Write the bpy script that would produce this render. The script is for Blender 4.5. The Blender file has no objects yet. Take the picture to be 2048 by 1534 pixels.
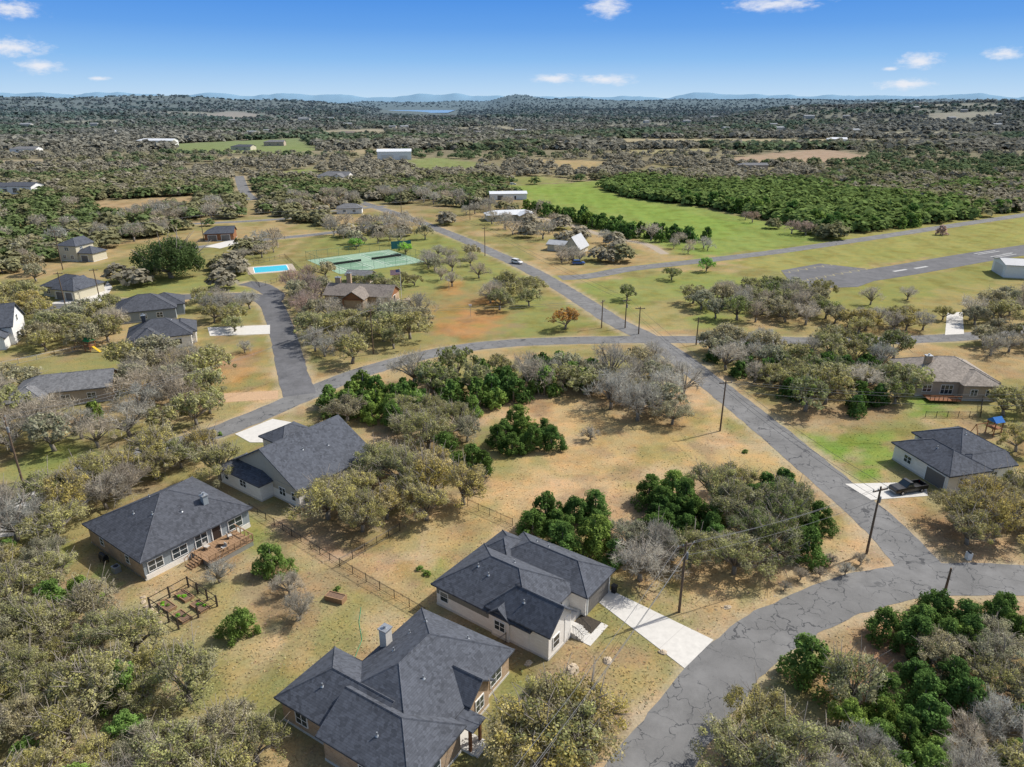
import bpy, math, random
import numpy as np
from mathutils import Vector
random.seed(7)
SC=bpy.context.scene; COL=SC.collection; R=math.radians; PI=math.pi
H=55.0; F=1422.0; PT=math.atan(564/1422); cP,sP=math.cos(PT),math.sin(PT)
def ray(px,py):
    a=(px-1024)/F; b=-(py-767)/F
    return a, cP+b*sP, -sP+b*cP
def G(px,py,z=0.0):
    a,b,c=ray(px,py); t=(z-H)/c
    return (a*t,b*t)
# ---------- noise ----------
def hsh(i,j,s):
    n=(i*374761393+j*668265263+s*974634777)&0xffffffff
    n=((n^(n>>13))*1274126177)&0xffffffff
    return ((n^(n>>16))&0xffff)/65535.0
def vn(x,y,s=0):
    x=np.asarray(x,float); y=np.asarray(y,float)
    i=np.floor(x).astype(np.int64); j=np.floor(y).astype(np.int64)
    u=x-i; v=y-j; u=u*u*(3-2*u); v=v*v*(3-2*v)
    return (hsh(i,j,s)*(1-u)+hsh(i+1,j,s)*u)*(1-v)+(hsh(i,j+1,s)*(1-u)+hsh(i+1,j+1,s)*u)*v
def fbm(x,y,s=0,o=4):
    t=0;a=.5;n=0
    for k in range(o):
        t=t+a*vn(x*2**k,y*2**k,s+k); n+=a; a*=.5
    return t/n
def ss(a,b,x):
    t=np.clip((x-a)/(b-a),0,1); return t*t*(3-2*t)
# ---------- object helpers ----------
def tag(o,label=None,cat=None,group=None,kind=None):
    if label:o['label']=label
    if cat:o['category']=cat
    if group:o['group']=group
    if kind:o['kind']=kind
    return o
def thing(name,label,cat,loc=(0,0,0),rz=0,group=None):
    o=bpy.data.objects.new(name,None); COL.objects.link(o); o.location=loc; o.rotation_euler=(0,0,rz); o.empty_display_size=.3
    return tag(o,label,cat,group)
class MB:
    def __init__(s): s.v=[];s.f=[];s.m=[]
    def add(s,vs,fs,mi=0):
        b=len(s.v); s.v+=[tuple(v) for v in vs]; s.f+=[tuple(i+b for i in f) for f in fs]; s.m+=[mi]*len(fs); return s
    def box(s,x0,x1,y0,y1,z0,z1,mi=0):
        x0,x1=min(x0,x1),max(x0,x1); y0,y1=min(y0,y1),max(y0,y1)
        return s.add([(x0,y0,z0),(x1,y0,z0),(x1,y1,z0),(x0,y1,z0),(x0,y0,z1),(x1,y0,z1),(x1,y1,z1),(x0,y1,z1)],
            [(3,2,1,0),(4,5,6,7),(0,1,5,4),(1,2,6,5),(2,3,7,6),(3,0,4,7)],mi)
    def prism(s,P,z0,z1,mi=0):
        n=len(P)
        A=sum(P[i][0]*P[(i+1)%n][1]-P[(i+1)%n][0]*P[i][1] for i in range(n))
        if A<0:P=P[::-1]
        return s.add([(x,y,z0) for x,y in P]+[(x,y,z1) for x,y in P],
            [tuple(range(n-1,-1,-1)),tuple(range(n,2*n))]+[(i,(i+1)%n,n+(i+1)%n,n+i) for i in range(n)],mi)
    def tube(s,pts,rad,n=6,mi=0):
        pts=[Vector(p) for p in pts]; rad=rad if hasattr(rad,'__len__') else [rad]*len(pts)
        vs=[];fs=[]
        for i,p in enumerate(pts):
            d=(pts[min(i+1,len(pts)-1)]-pts[max(i-1,0)])
            if d.length<1e-9:d=Vector((0,0,1))
            d.normalize(); a=d.cross(Vector((0,0,1)) if abs(d.z)<.9 else Vector((1,0,0))).normalized(); b=d.cross(a)
            for k in range(n):
                t=2*PI*k/n; vs.append(p+(a*math.cos(t)+b*math.sin(t))*rad[i])
        for i in range(len(pts)-1):
            for k in range(n): fs.append((i*n+k,(i+1)*n+k,(i+1)*n+(k+1)%n,i*n+(k+1)%n))
        fs.append(tuple(range(n))); fs.append(tuple(reversed(range((len(pts)-1)*n,len(pts)*n))))
        return s.add(vs,fs,mi)
    def mesh(s,name,mats,smooth=False):
        me=bpy.data.meshes.new(name); me.from_pydata(s.v,[],s.f)
        if not isinstance(mats,(list,tuple)):mats=[mats]
        for m in mats: me.materials.append(m)
        if len(mats)>1: me.polygons.foreach_set('material_index',s.m)
        if smooth: me.polygons.foreach_set('use_smooth',[True]*len(me.polygons))
        me.update(); return me
    def build(s,name,mats,parent=None,smooth=False):
        return link(name,s.mesh(name,mats,smooth),parent)
def link(name,me,parent=None):
    o=bpy.data.objects.new(name,me); COL.objects.link(o)
    if parent:o.parent=parent
    return o
def npmesh(name,V,Fq,mat,cols=None,cname='tint'):
    me=bpy.data.meshes.new(name); V=np.asarray(V,np.float32); Fq=np.asarray(Fq,np.int32); k=Fq.shape[1]
    me.vertices.add(len(V)); me.vertices.foreach_set('co',V.ravel())
    me.loops.add(Fq.size); me.loops.foreach_set('vertex_index',Fq.ravel())
    me.polygons.add(len(Fq)); me.polygons.foreach_set('loop_start',np.arange(0,Fq.size,k,dtype=np.int32))
    me.update(calc_edges=True)
    if cols is not None:
        c=np.ones((len(V),4),np.float32); c[:,:3]=cols
        a=me.color_attributes.new(cname,'FLOAT_COLOR','POINT'); a.data.foreach_set('color',c.ravel())
    me.materials.append(mat); return me
# ---------- materials ----------
class NT:
    def __init__(s,name):
        s.m=bpy.data.materials.new(name); s.m.use_nodes=True; s.t=s.m.node_tree; s.t.nodes.clear()
        s.out=s.n('ShaderNodeOutputMaterial')
    def n(s,t,**k):
        x=s.t.nodes.new(t)
        for a,b in k.items():setattr(x,a,b)
        return x
    def l(s,a,b): s.t.links.new(a,b)
    def noise(s,co,scale,detail=5,rough=.6):
        x=s.n('ShaderNodeTexNoise'); x.inputs['Scale'].default_value=scale; x.inputs['Detail'].default_value=detail; x.inputs['Roughness'].default_value=rough
        s.l(co,x.inputs['Vector']); return x.outputs['Fac']
    def mr(s,v,a,b,c,d):
        x=s.n('ShaderNodeMapRange'); s.l(v,x.inputs[0])
        for i,q in enumerate((a,b,c,d)): x.inputs[i+1].default_value=q
        return x.outputs[0]
    def mix(s,fac,a,b,bt='MIX'):
        x=s.n('ShaderNodeMix',data_type='RGBA',blend_type=bt)
        for v,i in ((fac,0),(a,6),(b,7)):
            if hasattr(v,'is_linked'): s.l(v,x.inputs[i])
            else: x.inputs[i].default_value=(v if i==0 else (*v,1))
        return x.outputs[2]
    def bsdf(s,col,rough=.85,spec=.2,metal=0,bump=None,bd=.02,bs=.5):
        p=s.n('ShaderNodeBsdfPrincipled')
        if hasattr(col,'is_linked'):s.l(col,p.inputs['Base Color'])
        else:p.inputs['Base Color'].default_value=(*col,1)
        p.inputs['Roughness'].default_value=rough; p.inputs['Specular IOR Level'].default_value=spec; p.inputs['Metallic'].default_value=metal
        if bump is not None:
            b=s.n('ShaderNodeBump'); b.inputs['Strength'].default_value=bs; b.inputs['Distance'].default_value=bd
            s.l(bump,b.inputs['Height']); s.l(b.outputs[0],p.inputs['Normal'])
        s.l(p.outputs[0],s.out.inputs[0]); return s.m
    def obj(s): return s.n('ShaderNodeTexCoord').outputs['Object']
MC={}
def M(name,c,var=.25,scale=3,rough=.85,spec=.2,metal=0,bump=0):
    if name in MC:return MC[name]
    t=NT(name); co=t.obj(); f=t.noise(co,scale,6); k=t.noise(co,scale*.13,3)
    lo=tuple(x*(1-var) for x in c); hi=tuple(min(1,x*(1+var)) for x in c)
    col=t.mix(t.mr(f,.3,.7,0,1),lo,hi); col=t.mix(t.mr(k,.35,.65,0,.4),col,tuple(x*(1-var*.8) for x in c))
    MC[name]=t.bsdf(col,rough,spec,metal,f if bump else None,bump or .01); return MC[name]
def shingle(name,c):
    if name in MC:return MC[name]
    t=NT(name); co=t.obj()
    v=t.n('ShaderNodeTexVoronoi'); v.inputs['Scale'].default_value=3.2; t.l(co,v.inputs['Vector'])
    sp=t.n('ShaderNodeSeparateColor'); t.l(v.outputs['Color'],sp.inputs[0])
    a=t.mix(t.mr(sp.outputs[0],0,1,0,1),tuple(x*.68 for x in c),tuple(x*1.32 for x in c))
    a=t.mix(t.mr(t.noise(co,.45,4),.35,.7,0,.45),a,tuple(x*1.5 for x in c))
    s=t.n('ShaderNodeSeparateXYZ'); t.l(co,s.inputs[0])
    m=t.n('ShaderNodeMath',operation='MULTIPLY'); t.l(s.outputs[2],m.inputs[0]); m.inputs[1].default_value=9
    fr=t.n('ShaderNodeMath',operation='FRACT'); t.l(m.outputs[0],fr.inputs[0])
    a=t.mix(t.mr(fr.outputs[0],0,.3,.45,0),a,tuple(x*.45 for x in c))
    MC[name]=t.bsdf(a,.9,.15,0,t.noise(co,9,3),.02); return MC[name]
def brick(name,c1,c2,mort,w=.5,h=.2):
    if name in MC:return MC[name]
    t=NT(name); co=t.obj(); s=t.n('ShaderNodeSeparateXYZ'); t.l(co,s.inputs[0])
    ad=t.n('ShaderNodeMath',operation='ADD'); t.l(s.outputs[0],ad.inputs[0]); t.l(s.outputs[1],ad.inputs[1])
    cb=t.n('ShaderNodeCombineXYZ'); t.l(ad.outputs[0],cb.inputs[0]); t.l(s.outputs[2],cb.inputs[1])
    b=t.n('ShaderNodeTexBrick'); t.l(cb.outputs[0],b.inputs['Vector'])
    b.inputs['Color1'].default_value=(*c1,1); b.inputs['Color2'].default_value=(*c2,1); b.inputs['Mortar'].default_value=(*mort,1)
    b.inputs['Scale'].default_value=1; b.inputs['Brick Width'].default_value=w; b.inputs['Row Height'].default_value=h; b.inputs['Mortar Size'].default_value=.015
    col=t.mix(t.mr(t.noise(co,1.2,5),.3,.75,0,.35),b.outputs['Color'],tuple(x*.8 for x in c2))
    MC[name]=t.bsdf(col,.9,.15); return MC[name]
def siding(name,c):
    if name in MC:return MC[name]
    t=NT(name); co=t.obj(); s=t.n('ShaderNodeSeparateXYZ'); t.l(co,s.inputs[0])
    ad=t.n('ShaderNodeMath',operation='ADD'); t.l(s.outputs[0],ad.inputs[0]); t.l(s.outputs[1],ad.inputs[1])
    m=t.n('ShaderNodeMath',operation='MULTIPLY'); t.l(ad.outputs[0],m.inputs[0]); m.inputs[1].default_value=2.4
    fr=t.n('ShaderNodeMath',operation='FRACT'); t.l(m.outputs[0],fr.inputs[0])
    col=t.mix(t.mr(fr.outputs[0],0,.16,.5,0),c,tuple(x*.5 for x in c))
    col=t.mix(t.mr(t.noise(co,1.5,4),.35,.7,0,.3),col,tuple(x*.75 for x in c))
    MC[name]=t.bsdf(col,.8,.2); return MC[name]
def ground_mat():
    t=NT('ground_cover'); co=t.obj()
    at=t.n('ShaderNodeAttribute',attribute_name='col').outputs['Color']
    n1=t.noise(co,.3,9,.72); n2=t.noise(co,3.5,6,.75); n3=t.noise(co,.045,4); n4=t.noise(co,.11,7,.65)
    c=t.mix(t.mr(n1,.44,.6,0,.75),at,(1.26,1.07,.93),'MULTIPLY')
    c=t.mix(t.mr(n3,.4,.65,0,.45),c,(.82,.95,.76),'MULTIPLY')
    c=t.mix(t.mr(n4,.48,.64,0,.75),c,(.76,.70,.64),'MULTIPLY')
    b=t.mr(n2,.25,.75,.60,1.38); x=t.n('ShaderNodeCombineColor')
    for i in range(3):t.l(b,x.inputs[i])
    c=t.mix(1.0,c,x.outputs[0],'MULTIPLY')
    return t.bsdf(c,1,.0,0,n2,.08,.4)
def asphalt(name,c,crack=.8):
    t=NT(name); co=t.obj(); n=t.noise(co,.22,8,.72); f=t.noise(co,14,3,.7); pq=t.noise(co,.07,3)
    a=t.mix(t.mr(n,.38,.62,0,1),tuple(x*.76 for x in c),tuple(x*1.25 for x in c))
    a=t.mix(t.mr(pq,.5,.54,0,.35),a,tuple(x*.7 for x in c))
    a=t.mix(t.mr(f,.3,.7,0,.45),a,tuple(x*1.5 for x in c))
    nz=t.n('ShaderNodeTexNoise'); nz.inputs['Scale'].default_value=.7; nz.inputs['Detail'].default_value=6; t.l(co,nz.inputs['Vector'])
    vm=t.n('ShaderNodeVectorMath',operation='MULTIPLY_ADD'); t.l(nz.outputs['Color'],vm.inputs[0]); vm.inputs[1].default_value=(3.2,3.2,0); t.l(co,vm.inputs[2])
    v=t.n('ShaderNodeTexVoronoi',feature='DISTANCE_TO_EDGE'); v.inputs['Scale'].default_value=.36; t.l(vm.outputs[0],v.inputs['Vector'])
    mk=t.n('ShaderNodeMath',operation='MULTIPLY'); t.l(t.mr(v.outputs['Distance'],.010,.019,1,0),mk.inputs[0]); t.l(t.mr(t.noise(co,.2,3),.40,.50,0,crack),mk.inputs[1])
    a=t.mix(mk.outputs[0],a,(.045,.047,.052))
    return t.bsdf(a,.92,.2,0,f,.01)
def foliage():
    t=NT('foliage'); oi=t.n('ShaderNodeObjectInfo').outputs['Color']
    at=t.n('ShaderNodeAttribute',attribute_name='tint').outputs['Color']; s=t.n('ShaderNodeSeparateColor'); t.l(at,s.inputs[0])
    c=t.mix(s.outputs[1],oi,(.36,.33,.265)); x=t.n('ShaderNodeCombineColor')
    for i in range(3):t.l(s.outputs[0],x.inputs[i])
    c=t.mix(1.0,c,x.outputs[0],'MULTIPLY'); leafsh(t,c,.36); return t.m
def leafsh(t,c,k):
    d=t.n('ShaderNodeBsdfDiffuse'); t.l(c,d.inputs[0])
    tr=t.n('ShaderNodeBsdfTranslucent'); m=t.n('ShaderNodeMixShader'); m.inputs[0].default_value=k
    t.l(c,tr.inputs[0]); t.l(d.outputs[0],m.inputs[1]); t.l(tr.outputs[0],m.inputs[2]); t.l(m.outputs[0],t.out.inputs[0])
def stuffmat(name,k):
    t=NT(name); c=t.n('ShaderNodeAttribute',attribute_name='tint').outputs['Color']; leafsh(t,c,k); return t.m
FOL=foliage(); BARK=M('bark',(.25,.22,.185),.3,8)
GM=ground_mat(); ASP=asphalt('road_asphalt',(.155,.154,.152)); ASPD=asphalt('dark_asphalt',(.115,.115,.12),.4)
CONC=M('concrete',(.56,.54,.50),.1,1.5); GRAV=M('gravel',(.36,.30,.23),.35,7)
WHITE=M('white_paint',(.78,.76,.72),.08,2); TRIM=M('window_trim',(.78,.78,.76),.05,2); BLACK=M('black_metal',(.02,.02,.022),.2,5,.5,.4)
WOOD=M('pole_wood',(.14,.10,.07),.3,6); DECK=M('deck_wood',(.30,.19,.11),.25,5); GALV=M('galvanised_metal',(.38,.40,.42),.1,4,.45,.5,.6)
GLASS=M('window_glass',(.035,.05,.06),.3,1,.08,.8); CEDW=M('cedar_wood',(.26,.12,.06),.3,4); DKW=M('dark_stained_timber',(.045,.036,.03),.3,5)
SH_D=shingle('dark_shingle',(.074,.081,.097)); SH_D2=shingle('charcoal_shingle',(.067,.072,.085)); SH_T=shingle('tan_shingle',(.27,.235,.2)); SH_B=shingle('brown_shingle',(.19,.165,.145)); SH_G=shingle('grey_shingle',(.15,.152,.158))
LIME=brick('white_limestone',(.84,.81,.76),(.76,.72,.66),(.7,.67,.62)); STONE=brick('tan_stone',(.48,.34,.22),(.36,.25,.16),(.45,.4,.33),.45,.25)
BLUES=siding('blue_grey_siding',(.27,.305,.33)); BEIGE=siding('beige_siding',(.42,.38,.31)); GREENS=siding('grey_green_siding',(.21,.21,.185)); WSID=siding('white_siding',(.76,.76,.75)); TANW=siding('tan_stucco',(.42,.35,.28)); CREAM=siding('cream_siding',(.54,.50,.38))
WMET=M('white_metal_roof',(.62,.64,.66),.08,1,.5,.3); GMET=M('grey_metal_roof',(.40,.41,.42),.1,1,.5,.3)
# ---------- terrain ----------
def terrain(x,y):
    x=np.asarray(x,float); y=np.asarray(y,float); d=np.hypot(x,y)
    ax=1024+x/np.maximum(y*cP+H*sP,1)*F
    z=ss(900,3000,d)*(fbm(x/700,y/700,3)-.5)*22
    lk=ss(690,770,ax)*ss(1060,960,ax)
    z=z*(1-lk*ss(2500,3800,d))-28*lk*ss(2600,4300,d)*ss(14500,12000,d)
    L=ss(930,560,ax)*(.62+.38*vn(ax/170,d*0,5))
    z=z+L*(np.exp(-((d-5600)/1100)**2)*80+np.exp(-((d-3500)/800)**2)*18)*(.65+.7*fbm(x/420,y/420,8,5))
    Rh=ss(1380,1640,ax)
    z=z+Rh*np.exp(-((d-2700)/750)**2)*44*(.6+.8*fbm(x/300,y/300,9,5))
    z=z+ss(640,760,ax)*ss(1120,1000,ax)*np.exp(-((d-9300)/1100)**2)*78*(.7+.6*fbm(x/600,y/600,14,4))
    Rr=ss(960,1060,ax)
    z=z+Rr*np.exp(-((d-9000)/1600)**2)*74*(.6+.8*fbm(x/700,y/700,10,5))
    z=z+ss(12500,17000,d)*(95+170*fbm(ax/70,d*0+3,12,5))*np.where(d>17500,.97,1)
    return z
def paint_haze(c,d):  # aerial haze painted into base colours, drifting to blue-grey with distance
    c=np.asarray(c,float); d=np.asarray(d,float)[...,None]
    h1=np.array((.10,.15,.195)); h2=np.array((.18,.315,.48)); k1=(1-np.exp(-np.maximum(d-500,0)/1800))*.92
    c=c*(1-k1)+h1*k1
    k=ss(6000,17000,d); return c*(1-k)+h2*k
ys=[-40.0]
while ys[-1]<130: ys.append(ys[-1]+1.0)
while ys[-1]<32000: ys.append(ys[-1]*1.008)
ys=np.array(ys); NU=430; us=np.linspace(-1,1,NU)
YY,UU=np.meshgrid(ys,us,indexing='ij'); XX=UU*(110+np.maximum(YY,0)); ZZ=terrain(XX,YY)
TAN=(.36,.27,.15); DRY=(.32,.25,.14); GRN=(.14,.19,.05); LGRN=(.19,.235,.075); OLV=(.215,.205,.09); RED=(.36,.19,.085); BRN=(.26,.19,.12); GOLD=(.41,.30,.165); YGR=(.25,.25,.095)
X=XX.ravel(); Y=YY.ravel(); DD=np.hypot(X,Y)
nA=fbm(X/14,Y/14,20); nB=fbm(X/4,Y/4,30,3)
CC=np.array(DRY)*(1-ss(.4,.62,nA)[:,None])+np.array(OLV)*ss(.4,.62,nA)[:,None]
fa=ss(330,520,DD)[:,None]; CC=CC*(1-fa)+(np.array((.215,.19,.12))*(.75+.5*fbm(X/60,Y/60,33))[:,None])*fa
def psd(x,y,P):
    d=np.full(x.shape,1e18); ins=np.zeros(x.shape,bool); n=len(P)
    for i in range(n):
        x0,y0=P[i]; x1,y1=P[(i+1)%n]; ex,ey=x1-x0,y1-y0
        t=np.clip(((x-x0)*ex+(y-y0)*ey)/(ex*ex+ey*ey+1e-12),0,1)
        d=np.minimum(d,(x-x0-t*ex)**2+(y-y0-t*ey)**2)
        c=((y0>y)!=(y1>y)); ins^=c&(x<(ex*(y-y0)/(ey if ey else 1e-12)+x0))
    d=np.sqrt(d); return np.where(ins,-d,d)
def lsd(x,y,P):
    d=np.full(np.shape(x),1e18)
    for (x0,y0),(x1,y1) in zip(P[:-1],P[1:]):
        ex,ey=x1-x0,y1-y0; t=np.clip(((x-x0)*ex+(y-y0)*ey)/(ex*ex+ey*ey+1e-12),0,1)
        d=np.minimum(d,(x-x0-t*ex)**2+(y-y0-t*ey)**2)
    return np.sqrt(d)
def paint(pp,col,soft=3,st=1.0):
    P=[G(*p) for p in pp]; xs=[p[0] for p in P]; yy=[p[1] for p in P]; q=soft*2
    ix=np.where((X>min(xs)-q)&(X<max(xs)+q)&(Y>min(yy)-q)&(Y<max(yy)+q))[0]
    if len(ix)==0:return
    d=psd(X[ix],Y[ix],P)+(nB[ix]-.5)*soft*2.2+(nA[ix]-.5)*soft*1.5
    w=(ss(soft*.6,-soft*.6,d)*st)[:,None]; CC[ix]=CC[ix]*(1-w)+np.array(col)*w
def paintline(P,hw,col,soft,st=1.0):
    ix=np.where((DD<900))[0]; d=lsd(X[ix],Y[ix],P)+(nB[ix]-.5)*soft*1.6
    w=(ss(hw+soft,hw-.2,d)*st)[:,None]; CC[ix]=CC[ix]*(1-w)+np.array(col)*w
JUN=[(1190,375),(1300,348),(1500,350),(1700,378),(2200,358),(2200,408),(1920,440),(1720,466),(1650,464),(1440,420),(1250,394)]
PAINT=[([(600,480),(800,450),(960,480),(1200,650),(1100,680),(850,695),(700,745),(610,740),(590,640),(560,560)],OLV,6,.85),
([(640,470),(900,470),(1060,560),(860,580),(680,560)],LGRN,8,.5),([(980,590),(1120,600),(1180,650),(1050,670)],LGRN,8,.5),
([(880,605),(985,590),(1000,650),(960,675),(880,668),(850,630)],RED,5,.75),([(880,570),(920,560),(930,590),(880,595)],RED,4,.6),
([(430,715),(545,690),(530,785),(430,790)],RED,5,.7),([(420,640),(540,610),(545,690),(430,710)],OLV,5,.8),
([(220,525),(560,500),(560,585),(230,605)],OLV,5,.9),([(230,560),(500,545),(500,580),(240,595)],LGRN,5,.5),
([(0,735),(230,690),(240,760),(0,785)],OLV,4,.9),([(0,900),(120,880),(200,905),(60,990),(0,985)],GRN,3,.6),
([(1150,570),(1380,540),(1570,560),(1600,600),(1400,660),(1330,662),(1200,605)],LGRN,4,.8),([(1240,610),(1400,600),(1390,660),(1300,655)],DRY,5,.6),
([(1010,372),(1200,362),(1330,398),(1500,436),(1700,466),(1590,492),(1400,515),(1330,495),(1100,425)],(.20,.255,.08),6,1),([(1040,378),(1180,372),(1300,410),(1500,450),(1400,480),(1200,420)],(.18,.265,.065),10,.7),
([(1450,525),(2200,412),(2200,470),(1700,535),(1560,545)],YGR,4,1),([(1650,475),(2200,385),(2200,405),(1700,480)],YGR,5,.9),([(1500,505),(1660,475),(1720,480),(1500,515)],LGRN,4,.8),
(JUN,(.22,.2,.085),6,.9),
([(1590,592),(2200,488),(2200,620),(1750,645),(1640,610)],(.21,.22,.08),5,.9),([(1800,600),(2048,560),(2048,640),(1850,660)],DRY,8,.5),
([(1000,795),(1200,775),(1380,765),(1560,930),(1660,1025),(1760,1110),(1500,1205),(1330,1210),(1230,1185),(1000,1050),(930,1010),(980,900)],GOLD,5,.95),([(1180,860),(1400,840),(1500,930),(1250,960)],(.31,.255,.12),10,.5),([(1080,950),(1300,960),(1250,1000),(1020,1000)],(.44,.31,.20),6,.5),([(1400,930),(1560,960),(1640,1030),(1560,1000)],(.28,.24,.11),6,.5),
([(1590,870),(1790,858),(1810,935),(1720,962)],(.17,.24,.06),4,.9),([(1640,900),(1720,890),(1750,950)],(.12,.21,.035),3,.6),([(1805,795),(1900,795),(1905,835),(1815,835)],(.13,.23,.045),2,.9),
([(1560,830),(1800,800),(1800,855),(1590,862)],BRN,4,.7),
([(110,1085),(280,1180),(270,1205),(95,1130)],(.13,.205,.045),2,.9),([(495,1025),(570,1085),(470,1110),(430,1150)],(.17,.20,.06),3,.8),
([(400,1120),(680,1130),(870,1240),(720,1350),(560,1380),(380,1340),(260,1230)],(.265,.23,.115),5,.9),([(430,1290),(600,1230),(650,1330),(480,1370)],(.38,.29,.18),6,.7),([(600,1180),(700,1170),(760,1230),(640,1260)],(.20,.2,.08),5,.7),([(480,1160),(600,1170),(620,1220),(520,1240)],(.37,.28,.18),4,.6),([(640,1280),(760,1260),(740,1340),(640,1350)],(.2,.2,.08),5,.6),
([(690,1120),(830,1050),(960,1020),(1010,1060),(880,1120),(860,1170),(800,1190)],(.36,.275,.145),4,.9),([(820,1130),(880,1120),(870,1160),(825,1160)],GRN,2,.6),
([(960,1290),(1100,1345),(1230,1265),(1370,1345),(1260,1490),(1150,1400),(1000,1370)],(.32,.25,.13),3,.9),([(1000,1310),(1120,1350),(1060,1400),(1000,1370)],GRN,3,.5),([(1180,1330),(1320,1340),(1230,1440)],(.24,.215,.095),4,.5),
([(420,945),(640,1075),(720,1110),(660,1128),(410,975)],(.40,.29,.21),1.5,.9),([(640,1040),(790,1075),(720,1110),(620,1065)],(.29,.18,.11),4,.8),
([(430,785),(560,778),(555,800),(430,805)],(.48,.33,.2),2,.9),([(480,650),(540,650),(540,668),(480,670)],(.42,.37,.3),1.5,.8),
([(1400,1200),(1560,1130),(1700,1090),(1780,1110),(1560,1190),(1450,1260)],(.38,.295,.185),3,.6),
([(0,1110),(120,1150),(250,1260),(330,1400),(520,1534),(0,1534)],(.28,.235,.145),6,.8),([(1400,1534),(1560,1340),(1660,1320),(1750,1250),(2048,1220),(2048,1534)],(.30,.205,.13),5,.85),
([(1670,1300),(1760,1260),(1780,1340),(1700,1370)],(.36,.20,.13),4,.7),([(1830,1010),(2048,970),(2048,1130),(1900,1110)],(.34,.245,.14),4,.8),
([(650,820),(800,760),(1180,745),(1370,800),(1350,850),(1100,800),(950,810),(980,950),(720,870)],BRN,5,.7),([(1050,1050),(1300,1000),(1560,980),(1650,1130),(1300,1175)],BRN,5,.6)]
FIELDS=[([(340,288),(600,276),(640,300),(560,308),(350,305)],LGRN),([(800,324),(870,314),(960,326),(1010,338),(830,344)],(.2,.235,.09)),
([(1230,277),(1900,281),(1990,290),(1250,293)],(.38,.32,.19)),([(1060,318),(1220,323),(1190,340),(1140,344)],(.36,.28,.15)),([(1450,316),(1640,298),(1740,312),(1720,324),(1480,328)],(.35,.26,.19)),
([(190,402),(400,390),(400,420),(200,428)],(.33,.25,.15)),([(410,237),(465,231),(540,236),(470,240)],(.5,.4,.32)),([(560,345),(620,335),(660,350),(560,358)],LGRN),([(1260,345),(1320,330),(1400,345),(1300,360)],OLV),([(1020,352),(1120,354),(1130,366),(1030,370)],(.22,.24,.09)),([(640,262),(760,258),(780,270),(650,274)],(.36,.30,.19)),([(1740,268),(2048,270),(2048,276),(1760,276)],(.36,.32,.21)),([(0,322),(90,318),(120,328),(0,334)],(.34,.28,.19)),
([(900,256),(1010,253),(1040,259),(920,263)],(.38,.33,.22)),([(120,246),(240,243),(260,249),(140,252)],(.36,.32,.21)),([(1180,250),(1330,247),(1360,252),(1200,256)],(.39,.33,.23)),([(700,300),(780,296),(800,304),(720,308)],(.34,.28,.17)),([(60,272),(180,268),(200,275),(70,280)],(.3,.29,.15)),([(1850,252),(1990,250),(2000,254),(1860,257)],(.38,.33,.24)),([(1250,300),(1420,296),(1440,303),(1270,308)],(.3,.27,.14)),([(430,316),(520,312),(540,320),(440,325)],(.33,.28,.17))]
rq=np.random.default_rng(4)
for i in range(16):
    cx=rq.uniform(0,2048); cy=rq.uniform(228,262); w_=rq.uniform(25,95); h_=rq.uniform(.8,2.0)
    if 660<cx<1000 and cy<240: continue
    FIELDS.append(([(cx-w_,cy),(cx-w_*.3,cy-h_),(cx+w_,cy-h_*.4),(cx+w_*.5,cy+h_)],tuple(np.array((.42,.36,.25))*rq.uniform(.85,1.15))))
for p,c,s_,st in PAINT: paint(p,c,s_,st)
for p,c in FIELDS: paint(p,c,14,.95)
nC=fbm(X/7+50,Y/7,44,4); w=(ss(.55,.67,nC)*.55*ss(190,120,DD))[:,None]; CC=CC*(1-w)+np.array((.41,.31,.21))*w
nD=fbm(X/9+90,Y/9,54,4); w=(ss(.55,.68,nD)*.5*ss(300,180,DD))[:,None]; CC=CC*(1-w)+np.array((.185,.195,.07))*w
nE=fbm(X/6+20,Y/6+70,64,4); w=(ss(.56,.68,nE)*.6*ss(260,150,DD))[:,None]; CC=CC*(1-w)+np.array((.245,.175,.115))*w
nF=fbm(X/3,Y/60,74,3); w=(ss(.4,.65,nF)*.35*ss(250,300,DD)*ss(800,700,DD))[:,None]; CC=CC*(1-w*.35)
# ---------- roads ----------
def cat(P,step=2.0):
    P=[np.array(p,float) for p in P]; Q=[2*P[0]-P[1]]+P+[2*P[-1]-P[-2]]; out=[]
    for i in range(1,len(Q)-2):
        n=max(2,int(np.linalg.norm(Q[i+1]-Q[i])/step))
        for k in range(n):
            t=k/n; a,b,c,d=Q[i-1],Q[i],Q[i+1],Q[i+2]
            out.append(.5*((2*b)+(c-a)*t+(2*a-5*b+4*c-d)*t*t+(-a+3*b-3*c+d)*t**3))
    out.append(P[-1]); return np.array(out)
ROADS=[]
def road(name,pp,w,z,mat,edge=(.38,.32,.23),jit=.25,step=1.0,es=1.2):
    P=cat([G(*p) for p in pp],step); T=np.gradient(P,axis=0); T/=np.linalg.norm(T,axis=1)[:,None]; N=np.stack([-T[:,1],T[:,0]],1)
    s=np.arange(len(P))*step; V=[]
    offs=[-1,-.5,0,.5,1]
    for k,o in enumerate(offs):
        j=(fbm(s/2.2,s*0+k,40+k,4)-.5)*2*jit*(abs(o)==1)
        q=P+N*(o*w/2+j)[:,None]; V.append(np.c_[q,np.full(len(q),z)])
    n=len(P); V=np.concatenate(V); Fq=[]
    for k in range(4):
        for i in range(n-1): Fq.append((k*n+i,k*n+i+1,(k+1)*n+i+1,(k+1)*n+i))
    Fq=np.array(Fq)[:,::-1]
    tag(link(name,npmesh(name,V,Fq,mat)),kind='structure'); ROADS.append((P[::4],w/2)); paintline(P[::4],w/2+.3,edge,es,.75)
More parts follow.
